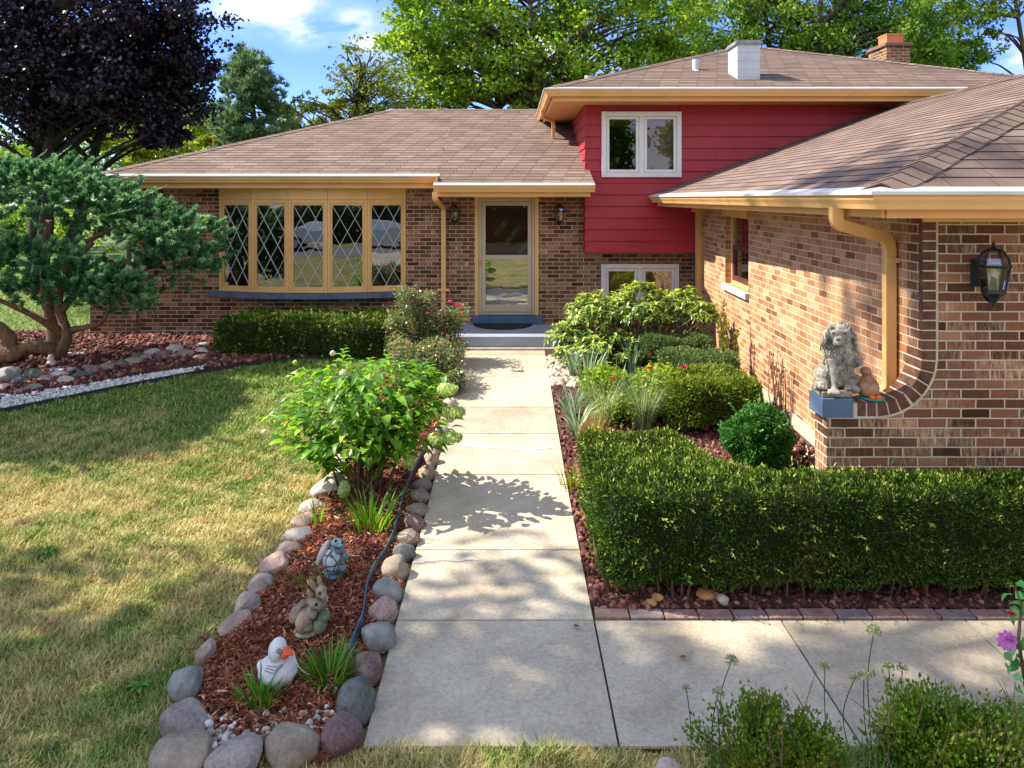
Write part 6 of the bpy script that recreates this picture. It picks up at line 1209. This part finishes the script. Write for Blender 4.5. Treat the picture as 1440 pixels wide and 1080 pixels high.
sculpt('base',[e(250,720,-.04,90,24,.08),e(340,680,-.04,50,60,.06,25),e(370,620,-.03,45,40,.05)],MOSS,ra,.006,3)
mb=MB()
for x,y,d in ((342,462,-.07),(318,540,-.12)): mb.ell(P(*c5(x,y),ry_+d),(.009,.006,.010))
mb.build('eyes',BLACK,ra,smooth=True)
c6=lambda x,y:(200+x/4.5,860+y/4.5)
dy_=3.93; e=lambda x,y,d,rx,ry,rd,a=0: E(*c6(x,y),d,rx/4.5,ry/4.5,rd,a,dy_)
dk=thing('duck_statue','white weathered duck with an orange beak sitting in the mulch','figurine',tuple(P(*c6(860,455),dy_)))
DUK=m_rock('duck_white',[(.28,hsv('8f8f8c')),(.42,hsv('cfcdc9')),(.7,hsv('dcdad6'))],7,.003,.3)
sculpt('body',[e(858,372,0,126,76,.10),e(800,350,0,60,52,.085,20),e(748,338,0,21,30,.03,-10),e(900,350,0,76,62,.085),e(862,300,0,50,36,.05),e(856,240,0,57,70,.066,8),e(858,420,0,90,40,.08)],DUK,dk,.006,4)
sculpt('beak',[e(908,262,-.035,28,34,.04,24),e(938,258,-.04,26,14,.028,10)],m_plain('duck_beak',hsv('d8542c'),.5,.12,20),dk,.005,3)
mb=MB(); mb.tube([P(*c6(958,255),dy_-.05),P(*c6(968,300),dy_-.06),P(*c6(990,350),dy_-.07),P(*c6(1030,385),dy_-.05),P(*c6(1060,400),dy_)],.0025,5); mb.build('string',m_plain('white_string',hsv('cfc4b0'),.8),dk)
mb=MB()
for k in range(3): mb.tube([P(*c6(775+k*8,372-k*14),dy_-.088),P(*c6(830+k*10,395-k*22),dy_-.108),P(*c6(885+k*6,345-k*8),dy_-.100)],.003,5)
mb.build('wing_lines',m_plain('wing_groove',hsv('8a8c8c'),.8),dk)
mb=MB(); cc=P(*c6(868,252),dy_-.066)
for k in range(16): a,b_=2*PI*k/16,2*PI*(k+1)/16; mb.bar(cc+Vector((math.cos(a)*.011,0,math.sin(a)*.011)),cc+Vector((math.cos(b_)*.011,0,math.sin(b_)*.011)),.004,.004)
mb.ell(cc,(.004,.006,.004)); mb.build('eyes',m_plain('eye_grey',hsv('5c6064'),.6),dk)
# ---- figures under the juniper
c7=lambda x,y:(x/4.5,440+y/4.5)
def fig(name,label,cat,y0,parts,mat,vox=.008):
    o=sculpt(name,[E(*c7(x,y),d,rx/4.5,ry/4.5,rd,a,y0) for x,y,d,rx,ry,rd,a in parts],mat,None,vox,3); tag(o,label,cat,'little figures under the juniper'); return o
fig('bird_figurine','brown stone dove on the gravel right of the juniper trunk','figurine',10.9,[(512,268,0,44,20,.05,-12),(543,238,0,14,14,.03,0),(470,285,.02,30,9,.03,-10),(512,285,0,30,10,.05,0)],STW)
fig('stone_figurine','small pinkish white stone figure in front of the juniper trunk','figurine',10.35,[(325,325,0,34,32,.06,0),(322,290,0,22,24,.04,0),(322,275,0,16,16,.04,0)],m_rock('pinkish_stone',[(.3,hsv('a08c84')),(.7,hsv('cdbdb4'))],10,.006))
fig('clay_figurine','little orange brown clay animal left of the pinkish stone figure','figurine',10.3,[(268,350,0,28,18,.05,15),(286,338,0,14,14,.03,0)],TER)
fig('frog_figurine','teal glazed frog lying at the foot of the juniper','figurine',10.4,[(120,335,0,40,12,.05,8),(155,322,0,22,12,.04,0),(80,345,0,18,9,.03,0)],m_plain('teal_glaze',hsv('5a9a8c'),.3,.2,20))
mb=MB(); q=G(*c7(410,378)); mb.lathe([(0,0),(.21,0),(.215,.02),(.2,.045),(0,.046)],(q.x,q.y,q.z+.02),24,sy=.62); tag(mb.build('stepping_stone',m_plain('mauve_stone',hsv('a598b0'),.8,.15,10,.004),bevel=.004),'flat round mauve stepping stone among the juniper figures','stepping stone')
mb=MB(); q=G(*c7(450,285)); mb.box((q.x-.13,q.y-.06,q.z+.01),(q.x+.13,q.y+.06,q.z+.07)); tag(mb.build('stone_slab',m_rock('white_slab',[(.3,hsv('b0a498')),(.7,hsv('d8cec2'))],8,.008),bevel=.012),'pale stone slab behind the brown dove','stone')

# ================================================================== LANTERNS, DOORMAT
def lantern(x,yw,z0,sc,label,plate=.06):
    t=thing('wall_lantern',label,'lamp',(x,yw,z0),'black carriage lanterns on the brick'); cy=yw-.165*sc; c=Vector((x,cy,z0)); s=sc
    H=lambda r,z:[Vector((x+r*s*math.cos(R(60*k+30)),cy+r*s*math.sin(R(60*k+30)),z0+z*s)) for k in range(6)]
    mb=MB(); 
    for k in range(6):
        lo,hi=H(.068,.115),H(.098,.275); mb.tube([lo[k],hi[k]],.006*s,5)
        d=[H(r,z)[k] for r,z in ((.098,.275),(.088,.33),(.06,.375),(.022,.395))]; mb.tube(d,.006*s,5)
    def prism(r0,z0_,r1,z1_):
        a,b_=H(r0,z0_),H(r1,z1_); mb.poly(a[::-1]); mb.poly(b_)
        for k in range(6): mb.poly([a[k],a[(k+1)%6],b_[(k+1)%6],b_[k]])
    prism(.104,.266,.110,.285); prism(.078,.095,.070,.118); prism(.03,.06,.074,.096); prism(.018,.03,.034,.061)
    mb.lathe([(.0,0),(.008,.004),(.014,.016),(.008,.028),(.018,.034)],c,10) if s==1 else None
    mb.lathe([(.03*s,.39*s),(.016*s,.405*s),(.008*s,.415*s),(.012*s,.424*s),(.004*s,.44*s),(0,.452*s)],c,10)
    mb.lathe([(.018*s,.11*s),(.022*s,.14*s),(.018*s,.19*s),(.0,.20*s)],c,8)
    mb.build('cage',BLACK,t)
    gm=MB(); lo,hi=H(.064,.118),H(.094,.268)
    for k in range(6): gm.poly([lo[k],lo[(k+1)%6],hi[(k+1)%6],hi[k]])
    for (ra,za),(rb_,zb) in zip(((.094,.286),(.084,.332),(.056,.374)),((.084,.332),(.056,.374),(.02,.393))):
        a,b_=H(ra,za),H(rb_,zb)
        for k in range(6): gm.poly([a[k],a[(k+1)%6],b_[(k+1)%6],b_[k]])
    gm.build('glass',GLASS2,t)
    pm=MB(); pm.box((x-.05*s,yw-.03*s,z0+.13*s),(x+.05*s,yw-.001,z0+.30*s)); pm.box((x-.06*s,yw-.018*s,z0+.12*s),(x+.06*s,yw-.0005,z0+.31*s)); pm.build('backplate',BLACK,t,bevel=.008*s)
    am=MB(); pts=[Vector((x,yw-.02*s,z0+.17*s)),Vector((x,yw-.06*s,z0+.08*s)),Vector((x,yw-.11*s,z0+.035*s)),Vector((x,cy,z0+.05*s))]; am.tube(crom(pts,4),.012*s,6); am.build('arm',BLACK,t); am=MB(); am.tube([Vector((x,yw-.02*s,z0+.275*s)),Vector((x,cy+.09*s,z0+.277*s))],.014*s,6); am.build('bracket',BLACK,t)
    bm_=MB(); bm_.lathe([(.0,.2*s),(.012*s,.205*s),(.022*s,.235*s),(.014*s,.262*s),(0,.27*s)],c,10); bm_.build('bulb',m_plain('bulb_glass',hsv('e6e2d6'),.2,.03),t)
    return t
lantern(3.27,YG,1.885,1.0,'large black lantern on the garage wall at the right')
lantern(-.93,YF,2.15,.92,'black lantern left of the front door, by the downspout'); lantern(.80,YF,2.15,.92,'black lantern right of the front door, by the red siding')
mb=MB(); n=28; cx,cy=-.13,YF-.135; pts=[(cx+.49*math.cos(PI+PI*k/n),cy+.52*math.sin(PI+PI*k/n)) for k in range(n+1)]
lo=[(x,y,.536) for x,y in pts]; hi=[(x,y,.552) for x,y in pts]; mb.poly(lo[::-1]); mb.poly(hi)
for i in range(len(pts)): j=(i+1)%len(pts); mb.poly([lo[i],lo[j],hi[j],hi[i]])
tag(mb.build('doormat',RUB,bevel=.003),'black half round rubber mat in front of the door','doormat')
# fallen leaves on the lawn and walk
FLM=m_leaf('fallen_leaf_brown',[(0,hsv('6a4224')),(.6,hsv('9a6434')),(1,hsv('c08a4a'))],.2,.7)
for i,(px,py,l) in enumerate(((328,625,'brown fallen leaf on the sunny lawn, farthest from the viewer'),(233,822,'orange fallen leaf left of the pink border stones'),(78,884,'curled brown leaf in the shaded near lawn'),(128,640,'small dry leaf at the edge of the topiary shade'),(350,680,'orange leaf on the sunny lawn near the hydrangea'),(815,888,'tiny brown leaf on the near walk slab'),(955,932,'tan leaf on the side path'))):
    nm=NM(); q=G(px,py); leaf6(nm,np.array([[q.x,q.y,q.z+.035]]),np.array([[math.cos(i*2.),math.sin(i*2.),.1]]),np.array([[0,0,1.]]),.05,.035,0,np.array([.3+.1*(i%5)]),-.3); tag(nm.build('fallen_leaf',FLM),l,'leaf','fallen leaves')
# small weeds in the lawn
for i,(px,py,l) in enumerate(((195,972,'dark green plantain weed in the shaded near lawn'),(70,780,'low broad leaved weed in the middle of the lawn'))):
    nm=NM(); q=G(px,py); k=14; a=rng.uniform(0,6.28,k); leaf6(nm,np.repeat(np.array([[q.x,q.y,q.z+.02]]),k,0),np.stack([np.cos(a),np.sin(a),rng.uniform(.1,.7,k)],1),np.tile([[0,0,1.]],(k,1)),.07,.03,0,None,.3); tag(nm.build('weed',LILY),l,'weed','weeds in the lawn')
# ================================================================== parked cars across the street, seen in the window panes
def car(x,y,rz,paint,label):
    t=thing('parked_car',label,'car',(0,0,0),'cars mirrored in the bow window'); prof=[(-2.25,.45),(-2.3,.7),(-2.15,.92),(-1.5,1.0),(-.85,1.40),(.35,1.43),(1.15,1.02),(2.05,.86),(2.25,.62),(2.2,.35),(-2.2,.32)]
    mb=MB(); w=.86; a=[(px,-w*(.86 if z>1.1 else 1),z) for px,z in prof]; b=[(px,w*(.86 if z>1.1 else 1),z) for px,z in prof]; mb.poly(a); mb.poly(b[::-1])
    for i in range(len(prof)): j=(i+1)%len(prof); mb.poly([a[j],a[i],b[i],b[j]])
    mb.build('body',m_plain('car_paint_'+paint,hsv(paint),.25,.02,metal=.3),t,bevel=.06)
    mb=MB()
    for s in (-1,1): 
        for q in (((-1.35,1.02),(-.8,1.34),(-.2,1.37),(-.2,1.02)),((-.12,1.02),(-.12,1.37),(.32,1.37),(.98,1.03))): mb.poly([(px,s*(w*.955),z) if z<1.1 else (px,s*(w*.875),z) for px,z in q])
    mb.poly([(1.1,-.7,1.06),(1.1,.7,1.06),(.42,.66,1.41),(.42,-.66,1.41)]); mb.poly([(-1.45,-.7,1.04),(-1.45,.7,1.04),(-.9,.66,1.385),(-.9,-.66,1.385)]); mb.build('window',m_plain('car_glass',(.02,.025,.03),.05),t)
    for px in (-1.4,1.4):
        for s in (-1,1):
            m=MB(); m.tube([(px,s*.72,.33),(px,s*.9,.33)],.33,18); wh=m.build('wheel',RUB,t); m=MB(); m.tube([(px,s*.88,.33),(px,s*.905,.33)],.2,14); m.build('rim',CHM,wh)
    t.location=(x,y,0); t.rotation_euler.z=R(rz); return t
car(10.0,-13.0,8,'b4b8bc','silver saloon parked in the street, mirrored in the right pane'); car(-9.5,-14.0,-6,'e0e0de','white car parked in the street, mirrored in the middle pane')
# ================================================================== SKY, SUN, CAMERA
LX=Vector((1,-.15,-1.03)).normalized(); sd_=-LX; elev=math.asin(sd_.z); rot=math.atan2(sd_.x,sd_.y)
w=bpy.data.worlds.new('World'); S.world=w; w.use_nodes=True; nt=w.node_tree; nt.nodes.clear(); out=nt.nodes.new('ShaderNodeOutputWorld'); bg=nt.nodes.new('ShaderNodeBackground'); sky=nt.nodes.new('ShaderNodeTexSky'); sky.sky_type='NISHITA'; sky.sun_disc=False; sky.sun_elevation=elev; sky.sun_rotation=rot; sky.air_density=1.0; sky.dust_density=.6; sky.ozone_density=3.0; sky.altitude=200
tc=nt.nodes.new('ShaderNodeTexCoord').outputs['Generated']
def blob(px,py,rx,ry):
    d=Vector(((px-CX)/F,1,-(py-CY)/F)); 
    sx=nt.nodes.new('ShaderNodeSeparateXYZ'); nt.links.new(tc,sx.inputs[0]); yy=math_(nt,'MAXIMUM',sx.outputs[1],.05)
    u=math_(nt,'MULTIPLY',math_(nt,'SUBTRACT',math_(nt,'DIVIDE',sx.outputs[0],yy),d.x),F/rx); v=math_(nt,'MULTIPLY',math_(nt,'SUBTRACT',math_(nt,'DIVIDE',sx.outputs[2],yy),d.z),F/ry)
    rr=math_(nt,'ADD',math_(nt,'MULTIPLY',u,u),math_(nt,'MULTIPLY',v,v)); return math_(nt,'MULTIPLY',math_(nt,'POWER',2.718,math_(nt,'MULTIPLY',rr,-1.0)),math_(nt,'GREATER_THAN',sx.outputs[1],.1))
bl=blob(385,4,62,20)
for a in ((425,45,28,16),(360,22,50,20),(497,31,26,16),(525,60,24,11),(1435,75,40,20),(690,70,120,40)): bl=math_(nt,'ADD',bl,blob(*a))
nz=noise_(nt,1,8,tc,.62,(9,9,22),.3); cl=math_(nt,'MULTIPLY',math_(nt,'MINIMUM',bl,1.0),ramp(nt,[(.36,(0,0,0)),(.60,(1,1,1))],nz))
wide=ramp(nt,[(.56,(0,0,0)),(.72,(.55,.55,.55))],noise_(nt,1,7,tc,.6,(3,3,7),.4))
cl=math_(nt,'MINIMUM',math_(nt,'ADD',cl,math_(nt,'MULTIPLY',wide,.22)),1.0)
sz=nt.nodes.new('ShaderNodeSeparateXYZ'); nt.links.new(tc,sz.inputs[0]); tint=ramp(nt,[(.0,(.52,.62,.92)),(.18,(.34,.45,.92)),(.42,(.62,.74,1)),(.7,(1,.97,.93))],sz.outputs[2]); bk=nt.nodes.new('ShaderNodeMapRange'); bk.inputs['From Min'].default_value=.05; bk.inputs['From Max'].default_value=-.45; bk.inputs['To Max'].default_value=.8; nt.links.new(sz.outputs[1],bk.inputs[0]); cl=math_(nt,'MAXIMUM',cl,math_(nt,'MULTIPLY',bk.outputs[0],ramp(nt,[(.38,(0,0,0)),(.55,(1,1,1))],noise_(nt,2.6,6,tc,.6)))); skc=mixc(nt,cl,mixc(nt,1.0,sky.outputs[0],tint,'MULTIPLY'),(4.6,4.5,4.7)); nt.links.new(skc,bg.inputs[0]); bg.inputs[1].default_value=.15; nt.links.new(bg.outputs[0],out.inputs[0])  # added bright clouds behind the camera, unseen, to fill the shaded fronts
sl=bpy.data.lights.new('sun','SUN'); sl.energy=4.6; sl.angle=R(.5); sl.color=(1,.91,.77); so=bpy.data.objects.new('sun',sl); COL.objects.link(so); so.location=(-20,3,25); so.rotation_euler=LX.to_track_quat('-Z','Y').to_euler()
cam=bpy.data.cameras.new('camera'); co=bpy.data.objects.new('camera',cam); COL.objects.link(co); co.location=(0,0,CH); co.rotation_euler=(PI/2,0,0); cam.sensor_width=36; cam.lens=F/1440*36; cam.shift_x=(720-CX)/1440; cam.shift_y=-(540-CY)/1440; cam.clip_end=800; cam.clip_start=.05; S.camera=co
S.view_settings.view_transform='Standard'; S.view_settings.look='None'; S.view_settings.gamma=1; S.view_settings.exposure=1.25
S.cycles.max_bounces=8; S.cycles.transparent_max_bounces=12; S.cycles.caustics_reflective=False; S.cycles.caustics_refractive=False; S.cycles.sample_clamp_indirect=6
try: S.cycles.use_denoising=True
except Exception: pass
